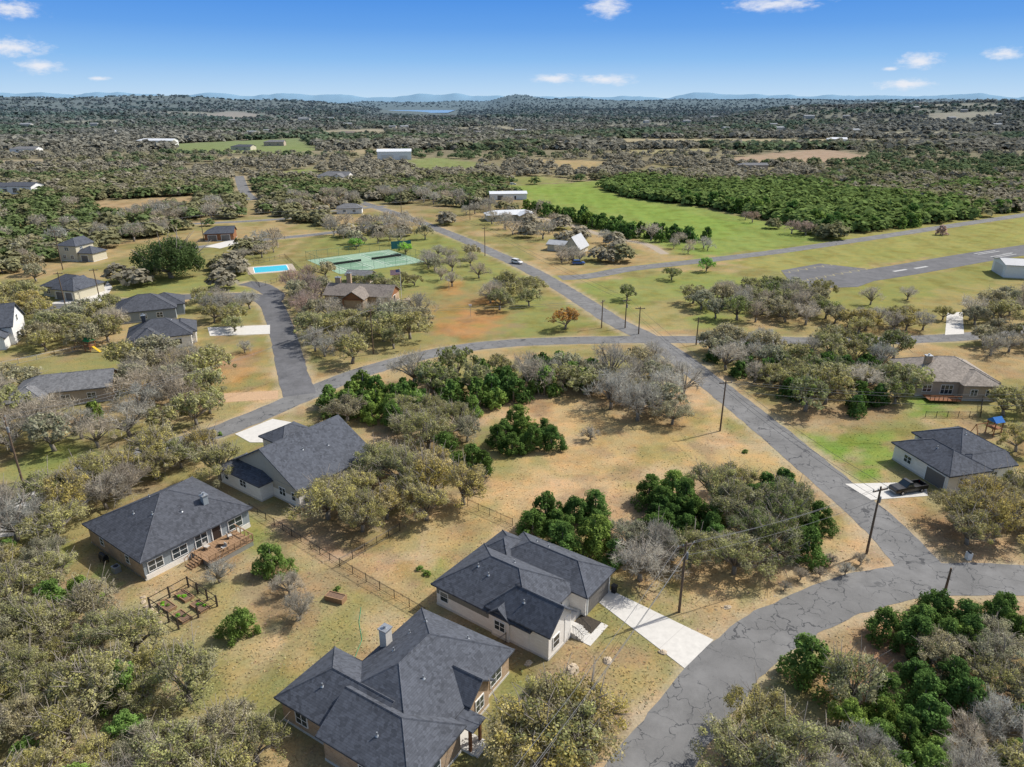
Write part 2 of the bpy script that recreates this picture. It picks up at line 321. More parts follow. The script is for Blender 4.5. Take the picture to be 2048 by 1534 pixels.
road('main_road',[(690,395),(800,430),(905,470),(985,505),(1060,540),(1130,580),(1225,640),(1320,690),(1440,780),(1560,876),(1720,1012),(1800,1088),(1850,1150)],6.2,.020,ASP,es=1.6)
road('curved_street',[(1200,1680),(1300,1534),(1385,1420),(1455,1335),(1535,1268),(1640,1212),(1760,1172),(1880,1158),(2048,1160),(2300,1180)],6.3,.024,ASP,jit=.35,es=1.6)
road('side_street',[(2150,640),(1980,668),(1850,678),(1700,682),(1500,680),(1340,679),(1200,680),(1060,684),(960,692),(870,706),(780,728),(690,757),(600,795),(520,830),(430,865),(320,898),(200,932),(60,985),(-120,1050)],5.6,.028,ASP,es=.8)
road('park_street',[(600,790),(585,745),(572,690),(556,640),(538,605),(495,592),(400,593),(300,598),(200,606),(90,615),(-60,625)],6.4,.032,ASPD)
road('pool_lane',[(540,606),(548,590),(520,572),(490,566)],6,.036,ASPD)
road('taxiway',[(1120,556),(1180,552),(1260,538),(1400,522),(1550,504),(1750,475),(1900,452),(2048,430),(2300,392)],6.5,.036,ASP,YGR)
road('far_street',[(300,502),(400,494),(480,485),(560,476),(640,468),(720,457),(830,437)],5.5,.024,ASP)
road('upper_lane',[(240,452),(400,447),(560,438),(640,425),(770,412)],5,.024,ASP)
road('gravel_track',[(1060,432),(1130,447),(1220,475),(1290,488),(1330,508)],3.5,.02,GRAV)
road('hill_lane',[(505,400),(490,385),(482,365),(478,352)],7,.02,ASP)
road('runway',[(1660,562),(1800,541),(1950,515),(2048,500),(2300,462)],13,.040,ASPD,YGR,.1)
def slab(name,pp,z,mat,h=.06):
    return tag(MB().prism([G(*p) for p in pp],z-h,z).build(name,mat),kind='structure')
slab('apron',[(1562,541),(1640,527),(1795,545),(1715,574),(1592,578)],.046,ASPD)
SLABS=[[(1186,1196),(1212,1176),(1427,1280),(1369,1337)],[(1690,968),(1850,964),(1856,992),(1742,1000)],[(470,868),(545,838),(585,845),(555,885),(500,885)],[(1894,626),(1925,624),(1928,668),(1890,670)],[(415,655),(540,650),(540,668),(420,672)],[(95,608),(205,580),(215,562),(225,575),(205,606)],[(410,493),(470,478),(480,486),(440,497)],[(0,995),(60,985),(180,1000),(120,1060),(0,1075)]]
JC=M('concrete_joint',(.43,.41,.38),.1,2)
for i,pp in enumerate(SLABS): slab('driveway',pp,.045,CONC)
a,b,c,d_=[np.array(G(*q)) for q in SLABS[0]]; jm=MB()
for t in(.25,.5,.75):
    p,q=a+(d_-a)*t,b+(c-b)*t; T=(c-b)/np.linalg.norm(c-b)*.025; jm.add([(*(p-T),.048),(*(p+T),.048),(*(q+T),.048),(*(q-T),.048)],[(0,1,2,3)])
tag(jm.build('driveway_joint',JC),kind='structure')
slab('dirt_drive',[(430,788),(556,781),(556,798),(430,806)],.018,M('dirt',(.46,.31,.19),.2,3))
# markings
mk=MB(); OLDW=M('faded_white_paint',(.42,.42,.41),.2,2)
P0=np.array(G(1700,556)); P1=np.array(G(2300,462)); T=(P1-P0)/np.linalg.norm(P1-P0); N=np.array((-T[1],T[0]))
def stripe(mb,c,T,N,l,w,z):
    c=np.array(c); q=[c-T*l/2-N*w/2,c+T*l/2-N*w/2,c+T*l/2+N*w/2,c-T*l/2+N*w/2]; mb.add([(p[0],p[1],z) for p in q],[(0,1,2,3)])
for d in range(90,230,24): stripe(mk,P0+T*d,T,N,7,.3,.045)
for o in (-4,-2.4,2.4,4): stripe(mk,np.array(G(1990,508))+N*o,T,N,14,.5,.046)
for px,py in((1800,541),(1842,535)): stripe(mk,np.array(G(px,py)),T,N,7,1.2,.047)
tag(mk.build('runway_marking',OLDW),kind='structure')
mk=MB(); YEL=M('yellow_paint',(.40,.34,.15),.2,4)
A0=np.array(G(1590,560)); A1=np.array(G(1700,540)); T2=(A1-A0)/np.linalg.norm(A1-A0); N2=np.array((-T2[1],T2[0]))
for r_ in range(2):
    for k in range(9):
        c=A0+T2*(3+k*4.5)+N2*(-2+r_*11)
        for s in(-1,1): stripe(mk,c+T2*s*.9,(T2*.6+N2*s*.8),(-T2*s*.8+N2*.6),2.6,.25,.050)
tag(mk.build('apron_marking',YEL),kind='structure')
# ground object
CH=paint_haze(CC,DD); idx=np.arange(len(ys)*NU).reshape(len(ys),NU)  # ground vertex colours with the distance haze painted in
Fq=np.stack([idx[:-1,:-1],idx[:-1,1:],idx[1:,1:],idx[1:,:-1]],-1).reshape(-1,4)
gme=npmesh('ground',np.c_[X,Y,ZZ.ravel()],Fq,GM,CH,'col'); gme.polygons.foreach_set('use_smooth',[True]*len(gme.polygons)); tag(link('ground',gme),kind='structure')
WAT=M('lake_water',(.16,.28,.43),.1,.01,.25,.3)
wp=[(-238/1422*5400,5400),(-120/1422*5600,5600),(-105/1422*7400,7400),(-225/1422*7400,7400),(-250/1422*6500,6500)]
tag(MB().add([(x,y,-22) for x,y in wp],[tuple(range(5))]).build('lake',WAT),kind='structure')
# ---------- houses ----------
RECTS=[]
def roofz(w,u,v):
    u0,u1,v0,v1,h,p,ax,e0,e1=w[:9]; o=.45; u0-=o;u1+=o;v0-=o;v1+=o
    if ax=='v': u,v=v,u; u0,u1,v0,v1=v0,v1,u0,u1
    d=min(v-v0,v1-v)
    if e0=='h':d=min(d,u-u0)
    if e1=='h':d=min(d,u1-u)
    return h+max(0,d)*p
def roofmesh(w,mat,par):
    u0,u1,v0,v1,h,p,ax,e0,e1=w[:9]; o=.45; u0-=o;u1+=o;v0-=o;v1+=o; sw=ax=='v'
    if sw:u0,u1,v0,v1=v0,v1,u0,u1
    hw=(v1-v0)/2; vm=(v0+v1)/2; L=u1-u0; k0=hw if e0=='h' else 0; k1=hw if e1=='h' else 0; rz=h+hw*p
    if k0+k1>L: 
        f=L/(k0+k1); k0*=f;k1*=f
    V=[(u0,v0,h),(u1,v0,h),(u1,v1,h),(u0,v1,h),(u0+k0,vm,rz),(u1-k1+.001,vm,rz)]
    Fs=[(0,1,5,4),(2,3,4,5)]
    if e0=='h':Fs.append((3,0,4))
    if e1=='h':Fs.append((1,2,5))
    T_=.2; n=6; V2=V+[(a,b,c-T_) for a,b,c in V]; F2=list(Fs)+[tuple(i+n for i in reversed(f)) for f in Fs]
    cnt={}
    for f in Fs:
        for i in range(len(f)): cnt[(f[i],f[(i+1)%len(f)])]=1
    for (a,b) in list(cnt):
        if (b,a) not in cnt: F2.append((b,a,a+n,b+n))
    if sw:V2=[(b,a,c) for a,b,c in V2]; F2=[tuple(reversed(f)) for f in F2]
    ro=MB().add(V2,F2).build('roof',mat,par)
    cap=MB(); sx=(lambda q:(q[1],q[0],q[2]-.03)) if sw else (lambda q:(q[0],q[1],q[2]-.03))
    segs=[(4,5)]+([(0,4),(3,4)] if e0=='h' else [])+([(1,5),(2,5)] if e1=='h' else [])
    for a,b in segs:
        if (Vector(V[a])-Vector(V[b])).length>.2: cap.tube([sx(V[a]),sx(V[b])],.1,4)
    if cap.v: cap.build('ridge_cap',mat,ro)
    return ro
def sbox(mb,w,side,t0,t1,o0,o1,z0,z1):
    u0,u1,v0,v1=w[:4]
    if side=='v0':mb.box(t0,t1,v0-o0,v0-o1,z0,z1)
    elif side=='v1':mb.box(t0,t1,v1+o0,v1+o1,z0,z1)
    elif side=='u0':mb.box(u0-o0,u0-o1,t0,t1,z0,z1)
    else:mb.box(u1+o0,u1+o1,t0,t1,z0,z1)
DOORM={'door':M('front_door',(.05,.035,.03),.2,3,.5),'garage_door':M('garage_door_paint',(.16,.15,.14),.1,3,.6),'white_garage_door':M('white_garage_paint',(.6,.58,.55),.08,2,.6)}
def opening(root,w,side,t,wd,ht,sill,typ='window'):
    a,b=t-wd/2,t+wd/2; m=MB(); k=.09
    if typ=='window':
        for q in((a,a+k,sill,sill+ht),(b-k,b,sill,sill+ht),(a+k,b-k,sill,sill+k),(a+k,b-k,sill+ht-k,sill+ht)): sbox(m,w,side,q[0],q[1],-.02,.09,q[2],q[3])
        n=max(1,round(wd/.9))
        for i in range(1,n): c=a+wd*i/n; sbox(m,w,side,c-.04,c+.04,-.02,.085,sill+k,sill+ht-k)
        sbox(m,w,side,a+k,b-k,-.02,.075,sill+ht*.5-.03,sill+ht*.5+.03)
        o=m.build('window',TRIM,root); g=MB(); sbox(g,w,side,a+k,b-k,-.02,.065,sill+k,sill+ht-k); g.build('pane',GLASS,o)
    else:
        nm='garage_door' if 'garage' in typ else 'door'
        sbox(m,w,side,a,b,-.02,.06,sill,sill+ht)
        if nm=='garage_door':
            for i in range(4): sbox(m,w,side,a+.08,b-.08,.061,.08,sill+.06+i*ht/4,sill+(i+1)*ht/4-.04)
        o=m.build(nm,DOORM[typ],root); f=MB()
        for q in((a-.12,a,sill,sill+ht+.12),(b,b+.12,sill,sill+ht+.12),(a,b,sill+ht,sill+ht+.12)): sbox(f,w,side,q[0],q[1],-.02,.1,q[2],q[3])
        f.build('door_frame',TRIM,o)
        if nm=='door': h_=MB(); sbox(h_,w,side,b-.16,b-.1,.06,.12,sill+.95,sill+1.1); h_.build('handle',GALV,o)
def house(name,label,cat,x,y,ang,wings,wmat,rmat,wins=(),vents=(),chim=(),group=None,gmat=None,z=0,base=True):
    a=R(ang); root=thing(name,label,cat,(x,y,z),a,group)
    for i,w in enumerate(wings):
        u0,u1,v0,v1,h,p,ax,e0,e1=w[:9]; hw=h+.45*p-.15; wm=w[9] if len(w)>9 else wmat
        MB().box(u0,u1,v0,v1,-.3,hw).build('wall',wm,root)
        if base: MB().box(u0-.04,u1+.04,v0-.04,v1+.04,-.35,.28).build('foundation',CONC,root)
        for e,c in((e0,0),(e1,1)):
            if e=='g':
                g=MB()
                if ax=='u':
                    q=(u0,u1)[c]; s=(-.003,.003)[c]; ap=hw+(v1-v0)/2*p
                    g.add([(q+s,v0,hw-.5),(q+s,v1,hw-.5),(q+s,v1,hw),(q+s,(v0+v1)/2,ap),(q+s,v0,hw)],[(0,1,2,3,4) if c else (4,3,2,1,0)])
                else:
                    q=(v0,v1)[c]; s=(-.003,.003)[c]; ap=hw+(u1-u0)/2*p
                    g.add([(u0,q+s,hw-.5),(u1,q+s,hw-.5),(u1,q+s,hw),((u0+u1)/2,q+s,ap),(u0,q+s,hw)],[(4,3,2,1,0) if c else (0,1,2,3,4)])
                g.build('gable',gmat or wm,root)
        roofmesh(w,rmat,root)
        RECTS.append((x,y,math.cos(a),math.sin(a),u0-.6,u1+.6,v0-.6,v1+.6))
    for q in wins: opening(root,wings[q[0]],*q[1:])
    for wi,u,v in vents:
        zz=roofz(wings[wi],u,v); m=MB().tube([(u,v,zz-.15),(u,v,zz+.38)],.07,8); m.tube([(u,v,zz-.05),(u,v,zz+.06)],[.2,.1],8); m.build('vent_pipe',GALV,root)
    for wi,u,v,sx,sy,top,mt in chim:
        c=MB().box(u-sx/2,u+sx/2,v-sy/2,v+sy/2,roofz(wings[wi],u,v)-1,top).build('chimney',mt,root)
        MB().box(u-sx/2-.1,u+sx/2+.1,v-sy/2-.1,v+sy/2+.1,top,top+.12).build('chimney_cap',GALV,c)
        MB().tube([(u,v,top+.12),(u,v,top+.4)],.13,8).tube([(u,v,top+.4),(u,v,top+.46)],.22,8).build('flue',GALV,c)
    return root
hC=house('house','white brick house with grey green siding and charcoal hip roof beside the concrete driveway','house',-9.4,68.1,-36,
 [(.4,13.5,.45,9.6,3.0,.6,'u','h','h'),(8.2,16.0,.5,4.9,3.5,.85,'u','h','g'),(3.0,15.6,8.8,14.6,3.05,.5,'u','h','h'),(.5,5.2,8,13.4,3.0,.6,'v','h','h'),(8.7,11.0,.25,4,3.02,.8,'v','g','g')],
 LIME,SH_D,[(0,'v0',1.6,1.3,1.4,.9),(4,'v0',9.8,1.5,1.3,1.0),(1,'u1',1.9,1.3,1.6,.9),(2,'u1',11.7,4.9,2.4,.05,'garage_door'),(0,'u1',6.5,1.1,2.3,.62,'door'),(0,'u0',3,1.2,1.3,.9),(0,'u0',6.5,1.2,1.3,.9)],
 [(0,4.2,3.6),(0,7,6.8),(0,6,3.2),(2,8,12.6),(2,6,13),(1,12,1.7)])
MB().box(.5,8.1,.37,.447,1.75,2.95).build('siding_panel',GREENS,hC)
MB().box(16.003,16.05,3.6,4.85,.3,3.4).build('stone_pier',WHITE,hC)
st=MB().box(13.5,16.6,4.95,6.7,-.1,.62).box(13.5,15.0,6.7,8.75,-.1,.62)
for i in range(3): st.box(16.6+i*.34,16.6+(i+1)*.34,5.0,6.6,-.1,.46-.16*i)
st.box(17.62,18.5,5.0,9.0,-.1,.045); st.build('front_porch',CONC,hC)
MB().box(15.1,17.6,6.8,9.0,-.05,.07).build('mulch_bed',M('mulch',(.06,.05,.04),.4,6),hC)
for v in(5.0,6.6):
    rl=MB(); rl.tube([(16.1,v,1.6),(16.6,v,1.55),(17.6,v,.95)],.03,5)
    for i in range(8): u=16.15+i*.2; zt=1.57 if u<16.6 else 1.55-(u-16.6)*.6; rl.box(u-.015,u+.015,v-.015,v+.015,.6 if u<16.6 else .1,zt)
    rl.build('stair_railing',BLACK,hC)
hA=house('house','blue grey siding house with charcoal hip roof and back deck above the fenced garden','house',-57.0,80.6,-36,
 [(.5,14.3,.5,15.4,3.05,.5,'v','h','h')],BLUES,SH_D2,[(0,'u1',2.0,2.0,1.5,.95),(0,'u1',5.2,2.1,1.5,.95),(0,'u1',8.2,1.8,2.2,.8),(0,'u1',13.2,2.2,1.6,.95),(0,'u1',10.4,1.2,2.1,.8,'door'),(0,'v0',10.5,1,1.2,1),(0,'v0',4,1,1.2,1)],
 [(0,5,7),(0,6.5,4),(0,9.5,5),(0,11,8),(0,9,12)],[(0,11.2,11.2,.7,.7,5.9,BLUES)])
MB().box(.6,14.2,.46,.497,-.2,2.6).build('stone_veneer',STONE,hA); MB().box(14.303,14.36,.6,15.3,-.3,.75).build('skirting',LIME,hA)
dk=MB()
for i in range(16): dk.box(14.4,18.6,6.6+i*.4,6.97+i*.4,.72,.80)
dk.build('deck',DECK,hA)
MB().box(18.45,18.55,6.65,12.9,-.2,.7).box(14.5,18.4,6.65,6.75,-.2,.7).build('deck_skirt',GALV,hA)
rl=MB()
for i in range(8): rl.box(18.45,18.55,6.6+i*.9,6.7+i*.9,.8,1.75)
for i in range(5): rl.box(14.9+i*.9,15+i*.9,12.85,12.95,.8,1.75)
rl.box(18.43,18.57,6.6,13,1.75,1.83).box(14.5,18.4,12.83,12.97,1.75,1.83)
for i in range(40): rl.box(18.48,18.51,6.7+i*.157,6.73+i*.157,.85,1.75)
rl.build('deck_railing',DECK,hA)
st=MB()
for i in range(5): st.box(15.4,16.8,5.0+.32*i,5.32+.32*i,-.05,.12+.14*i)
st.build('deck_stairs',DECK,hA)
for u in(15.35,16.85):
    rl=MB().tube([(u,5.0,1.0),(u,6.6,1.75)],.05,5)
    for i in range(4): rl.box(u-.03,u+.03,5.05+.48*i,5.11+.48*i,.05,1.0+.22*i)
    rl.build('stair_railing',DECK,hA)
hB=house('house','white stone house with tall beige gable and broad charcoal roof behind the golden oaks','house',-44.5,98.2,-36,
 [(1.0,16.4,.9,15.2,3.1,.55,'v','g','g'),(.2,10.2,-1.2,3.5,2.85,.33,'u','h','h'),(-3.2,2.2,9,15.4,3,.5,'v','h','h')],LIME,SH_D,
 [(1,'v0',1.8,1,1.2,1),(1,'v0',6,1.6,1.2,1.1),(0,'v0',12.6,1.5,1.4,.9),(0,'v0',15.2,1,1.4,.9),(2,'u0',12,3.2,2.3,.05,'garage_door')],[(0,11.5,6),(0,12.5,10),(0,5,8)],gmat=BEIGE)
MB().box(10.4,16.3,.84,.897,1.7,3.1).build('siding_panel',BEIGE,hB)
hD=house('house','large charcoal roofed house with silver capped chimney and tan stone porch at the bottom edge','house',-22.3,51.2,-32,
 [(4.2,15.4,1.0,16.8,3.05,.6,'v','h','h'),(.4,11,.4,7.4,3.0,.58,'u','h','g'),(7,16.8,-.7,6.4,3.1,.56,'u','g','h'),(11.5,16.0,9.0,12.2,3.2,.8,'u','h','g')],STONE,SH_D,
 [(0,'u1',14.3,2,1.5,.9),(3,'u1',10.6,1.4,1.6,.9),(2,'u1',2.4,2,1.5,.9),(1,'v0',3,1.6,1.4,.9),(2,'v0',12,1.6,1.4,.9),(0,'u1',7.4,1.1,2.2,.3,'door')],
 [(0,7,9),(0,6.5,12),(0,7,14),(0,12,7.4),(1,4,2.4),(2,12,1),(0,12,14.5)],[(0,4.7,10.4,.9,.9,5.6,M('chimney_siding',(.55,.53,.49),.1,3))])
MB().box(15.45,18,6.6,8.5,-.1,.3).box(18,18.5,6.7,8.4,-.1,.15).build('porch',CONC,hD)
for v in(6.8,8.3): MB().box(17.5,17.75,v-.12,v+.12,.3,2.8).build('porch_post',CEDW,hD)
MB().box(15.45,18.1,6.6,8.6,2.8,2.93).build('porch_roof',SH_D,hD)
hE=house('house','white house with charcoal roofs beside the parked black pickup at right','house',65.3,93.4,14,
 [(.4,7.5,.4,11.6,3.0,.5,'v','h','h'),(5.2,13.6,3.5,12.8,3.7,.5,'u','h','h'),(4.5,12.6,.8,5.5,3.1,.45,'u','h','g')],LIME,SH_D,
 [(0,'u0',2.8,3.6,2.3,.05,'garage_door'),(0,'u0',8.5,1.6,1.3,.9),(0,'v0',3,1.5,1.4,.9),(2,'v0',9,1.6,1.4,.9)],[(0,3,6),(1,9,7),(1,11,9)])
hF=house('house','tan house with weathered tan hip roof and stone chimney right of the cedar thicket','house',80.5,131.5,-4,
 [(.4,15.6,.4,12.6,3.4,.48,'u','h','h'),(8.5,15.2,-1.4,6,3.3,.5,'v','h','h')],TANW,SH_T,
 [(0,'v0',2.4,1.8,1.5,1),(0,'v0',6.2,2.4,2,.6),(1,'v0',10.5,1.4,1.4,1),(1,'v0',13.4,1.4,1.4,1),(0,'u0',5,1.4,1.4,1)],[(0,11,6),(0,6,9)],[(0,4,5.4,1.2,.9,6.9,STONE)])
dk=MB()
for i in range(8): dk.box(1.5,7.5,-3.2+i*.4,-2.83+i*.4,.5,.6)
dk.build('deck',CEDW,hF); rl=MB()
for i in range(8): rl.box(1.5+i*.83,1.6+i*.83,-3.25,-3.15,.6,1.5)
rl.box(1.5,7.5,-3.26,-3.14,1.5,1.58).build('deck_railing',CEDW,hF)
house('house','dark roofed blue grey house behind its twin at the end of the street','house',-105,180.5,23,[(.4,15,.4,12,3.1,.5,'u','h','h'),(8,17,4,13,3.2,.5,'u','h','h')],BLUES,SH_D2,[(0,'v0',3,1.8,1.5,.8),(0,'v0',7,1.8,1.5,.8),(0,'v0',11,1.6,1.5,.8),(1,'u1',8,2,1.5,.8)],[(0,6,7)])
house('house','dark multi gabled roof house beside the playset with white stone walls','house',-90,157.5,23,[(.4,14,.4,11,3.1,.55,'u','h','h'),(2,8,-2,5,3.15,.6,'v','h','h'),(9,15,3,12,3,.55,'v','h','h')],LIME,SH_D2,[(0,'v0',11,1.8,1.5,.8),(1,'v0',4,1.8,1.5,.8),(0,'u1',2,1.5,1.5,.8),(2,'u1',6,2,2,.3)],[(0,10,6)],[(0,4,7,.9,.9,7,SH_D2)])
house('house','cream stone house with dark hip roof and two dark garage doors at far left','house',-143,211,-18,[(.4,14,.4,10,3.1,.55,'u','h','h'),(7,15,-1.6,6,3.2,.6,'v','h','g')],CREAM,SH_D,[(1,'v0',9.2,2.6,2.3,.05,'garage_door'),(1,'v0',12.8,2.6,2.3,.05,'garage_door'),(0,'v0',2.5,1.6,1.4,.9)],[(0,5,6)])
house('house','two storey cream house with dark roof behind the utility poles at left','house',-168,262,-12,[(.4,8,.4,9,5.8,.5,'v','h','g'),(7,14,1,8,3.2,.5,'u','h','h')],CREAM,SH_D,[(0,'v0',2.5,1.4,1.4,.9),(0,'v0',5.8,1.4,1.4,.9),(0,'v0',4,1.8,1.4,3.8),(1,'v0',10.5,2.8,2.2,.05,'garage_door'),(0,'u1',3,1.4,1.4,3.8)])
house('house','white board house with steep gable cut by the left edge','house',-133,160,20,[(0,13,0,11,4.6,.75,'u','g','g'),(7,12,-4,1,3,.6,'v','g','g')],WSID,SH_D,[(0,'u1',3,1.2,1.6,.9),(0,'u1',7.5,1.2,1.6,.9),(0,'u1',5.5,1.2,1.6,4.6),(0,'v0',4,1.4,1.6,.9)])
house('house','low tan house with weathered grey roof under the left oaks','house',-95,124,18,[(.4,17,.4,8.5,3.1,.5,'u','h','g'),(0,6,-3,4,2.95,.45,'v','h','h')],TANW,SH_G,[(0,'v0',9,1.6,1.3,.9),(0,'v0',13.5,1.6,1.3,.9),(1,'v0',3,1.6,1.3,.9)],[(0,8,5)])
hL=house('clubhouse','brown roofed stone pavilion with timber gable and tall chimneys on the park lawn','clubhouse',-55,199,-8,[(.4,20,2,11,3,.5,'u','g','g'),(7.5,13.5,-2.5,7,3.2,.65,'v','g','h')],STONE,SH_B,[(0,'v0',3.5,2,1.6,.8),(0,'v0',17,2,1.6,.8),(0,'u1',6,1.6,2.2,.3,'door')],[],[(0,3,7,1.6,1.1,7,STONE),(0,5.8,8.5,1.2,1,8,STONE)],gmat=CEDW)
for u in(7.7,13.2): MB().box(u-.15,u+.15,-2.85,-2.6,0,3).build('timber_post',CEDW,hL)
MB().box(7.5,13.5,-2.8,-2.65,2.9,3.15).tube([(7.6,-2.7,3.1),(10.5,-2.7,5.1),(13.4,-2.7,3.1)],.12,4).build('timber_truss',CEDW,hL)
house('shed','small grey roofed shed behind the park pavilion','shed',-54,228,-10,[(0,8,0,5,2.6,.4,'u','g','g')],TANW,SH_G,[(0,'v0',4,1.2,2,.3,'door')])
house('garage','detached timber garage with dark roof by the far street','garage',-130,301,12,[(.4,12,.4,9,3.2,.5,'u','h','g')],CEDW,SH_D,[(0,'v0',3.5,3.4,2.4,.05,'garage_door'),(0,'v0',8.8,3.4,2.4,.05,'garage_door')])
house('house','steep pale roofed cottage among trees beside the road junction','house',20,276,-25,[(0,6.5,0,10,2.0,1.25,'v','g','g'),(-8,0,3,8.5,2.6,.4,'u','g','g')],CREAM,GMET,[(0,'v0',3.2,2.2,1.8,.5),(0,'u1',6,1.6,1.1,.5)])
house('house','long low house with pale metal roof behind the grey trees','house',-12,355,12,[(0,24,0,9,3,.35,'u','h','h'),(15,23,-6,4,3.1,.4,'v','g','h')],CREAM,WMET,[(0,'v0',4,2,1.4,.9),(0,'v0',10,2,1.4,.9),(1,'v0',19,3,2.2,.05,'garage_door')])
house('barn','plain white metal barn beside the green field','barn',-13,437,6,[(0,22,0,9,3.6,.22,'u','g','g')],WSID,WMET,[(0,'v0',6,3.4,2.6,.05,'garage_door'),(0,'v0',15,1,2,.3,'door')])
house('house','pale cottage with grey roof between far street and bare trees','house',-92,380,8,[(0,13,0,8,2.9,.45,'u','h','h')],WSID,SH_G,[(0,'v0',4,1.6,1.3,.9),(0,'v0',9,1.6,1.3,.9)])
house('hangar','large pale blue metal hangar in the far green field','hangar',-136,752,8,[(0,34,0,20,8,.2,'u','g','g')],WSID,WMET,[(0,'v0',10,12,5,.05,'white_garage_door'),(0,'v0',26,8,4,.05,'white_garage_door')])
house('hangar','pale metal hangar cut by the right edge beside the airstrip','hangar',165,235,-15,[(0,20,0,12,4.4,.18,'u','g','g')],WSID,GMET,[(0,'u0',6,8,3.6,.05,'white_garage_door')])
house('house','long dark roofed house with tall windows on the far left slope','house',-345,472,-4,[(0,34,0,12,4.2,.3,'u','h','g'),(24,40,-4,8,5,.3,'u','g','g')],WSID,SH_D,[(0,'v0',5,3,2,.9),(0,'v0',12,3,2,.9),(1,'v0',29,3,3,.9),(1,'v0',35,3,3,.9),(0,'v0',19,3,2,.9)])
house('house','grey roofed house half hidden beyond the bare wood','house',-145,548,-10,[(0,24,0,12,3.6,.45,'u','h','g'),(14,22,-5,6,3.6,.5,'v','g','h')],LIME,SH_G,[(0,'v0',5,2,1.6,.9),(1,'v0',18,2,1.6,.9)])
FAR=[(275,292,50,14,7,WSID,WMET,'long pale flat roofed building across the far left fields'),(462,300,26,14,4,CREAM,SH_D,'dark roofed far house beside the left green field'),(528,292,26,14,5,TANW,SH_G,'tan two level house right of the far left field'),(672,270,34,14,4,CREAM,SH_B,'brown roofed farmhouse on the far centre ridge'),
(20,305,30,14,4,WSID,SH_G,'pale roofed far house at the left edge'),(222,268,20,14,5,WSID,WMET,'white steep far cottage above the left woods'),(1655,285,26,14,4,WSID,WMET,'white far barn on the right tan field'),(1480,340,24,10,4,TANW,SH_G,'grey far shed beside the right dirt clearing'),(935,268,24,12,4,CREAM,SH_G,'far grey house behind the centre field'),(1110,292,30,12,4,TANW,SH_T,'tan far house right of the hangar field'),(1575,224,42,22,8,CREAM,SH_T,'tan hilltop mansion on the right ridge'),(1820,226,40,22,8,TANW,SH_G,'pale hilltop house near the right edge'),(1690,218,38,20,7,TANW,SH_B,'brown roofed hilltop house at right')]
for px,py,w,d,h,wm,rm,lb in FAR:
    x,y=G(px,py); 
    if px>1500 and py<237: x,y=x/y*2450,2450
    z=float(terrain(x,y)); house('house',lb,'house',x,y,random.uniform(-15,15),[(0,w,0,d,h,.3,'u','h','g')],wm,rm,[(0,'v0',w*.3,3,2,1),(0,'v0',w*.7,3,2,1)],z=z,base=False)
lbh='tiny pale house scattered in the hazy distant woodland'
HZW=M('hazed_wall',(.40,.40,.38),.1,1); HZT=M('hazed_tan_wall',(.34,.31,.27),.1,1); HZR=M('hazed_roof',(.24,.26,.28),.1,1)  # muted house colours with distance haze already mixed in
for i in range(34):
    px=rq.uniform(0,2048); py=rq.uniform(222,272)
    if 660<px<1000 and py<245: continue
    x,y=G(px,py); 
    if px>1450 and py<240: y2=rq.uniform(2150,2700); x,y=x/y*y2,y2
    w=rq.uniform(14,24)*(1+max(0,250-py)/60); house('far_house',lbh,'house',x,y,rq.uniform(-40,40),[(0,w,0,w*.5,3.4+w*.1,.35,'u','g','g')],[HZW,HZT][i%2],HZR,z=float(terrain(x,y))+1,base=False,group='scattered pale houses in the distant woodland')
COURT=(-54,262,math.cos(R(37)),math.sin(R(37)),-18.5,18.5,-16,16); RECTS.append(COURT)
def inhouse(x,y,r):
    for hx,hy,ca,sa,u0,u1,v0,v1 in RECTS:
        dx,dy=x-hx,y-hy; u=dx*ca+dy*sa; v=-dx*sa+dy*ca
        if u0-r<u<u1+r and v0-r<v<v1+r:return True
    return False
def onroad(x,y,r):
    for P,hw in ROADS:
        if np.min((P[:,0]-x)**2+(P[:,1]-y)**2)<(hw+r+1.0)**2:return True
    return False
# ---------- trees ----------
def tris(c,rad,nper,half,asp,rng,flat=.75,up=.35,elong=False):
    k=len(c); ci=rng.integers(0,k,nper); d=rng.normal(size=(nper,3)); d/=np.linalg.norm(d,axis=1)[:,None]
    r=rad[ci]*rng.uniform(.2,1,nper)**.45
    pos=c[ci]+d*r[:,None]*np.array((1,1,flat))
    nrm=d+rng.normal(size=(nper,3))*.55+np.array((0,0,up)); nrm/=np.linalg.norm(nrm,axis=1)[:,None]
    t=np.cross(nrm,rng.normal(size=(nper,3))); t/=np.linalg.norm(t,axis=1)[:,None]+1e-9; b=np.cross(nrm,t)
    if elong: t=d+rng.normal(size=(nper,3))*.55+np.array((0,0,.3)); t/=np.linalg.norm(t,axis=1)[:,None]; b=np.cross(t,rng.normal(size=(nper,3))); b/=np.linalg.norm(b,axis=1)[:,None]+1e-9
    s=half*rng.uniform(.55,1.4,nper)[:,None]; Q=np.stack([pos-t*s,pos+b*s*asp,pos+t*s,pos-b*s*asp],1)
    return Q,ci
NL={'oak':[6600,2300,480],'cedar':[6500,2100,440],'bare':[3600,1300,430],'dome':[15000,15000,15000]}; SZ={'oak':[.10,.185,.42],'cedar':[.108,.195,.4],'bare':[.45,.55,.75],'dome':[.10,.10,.10]}
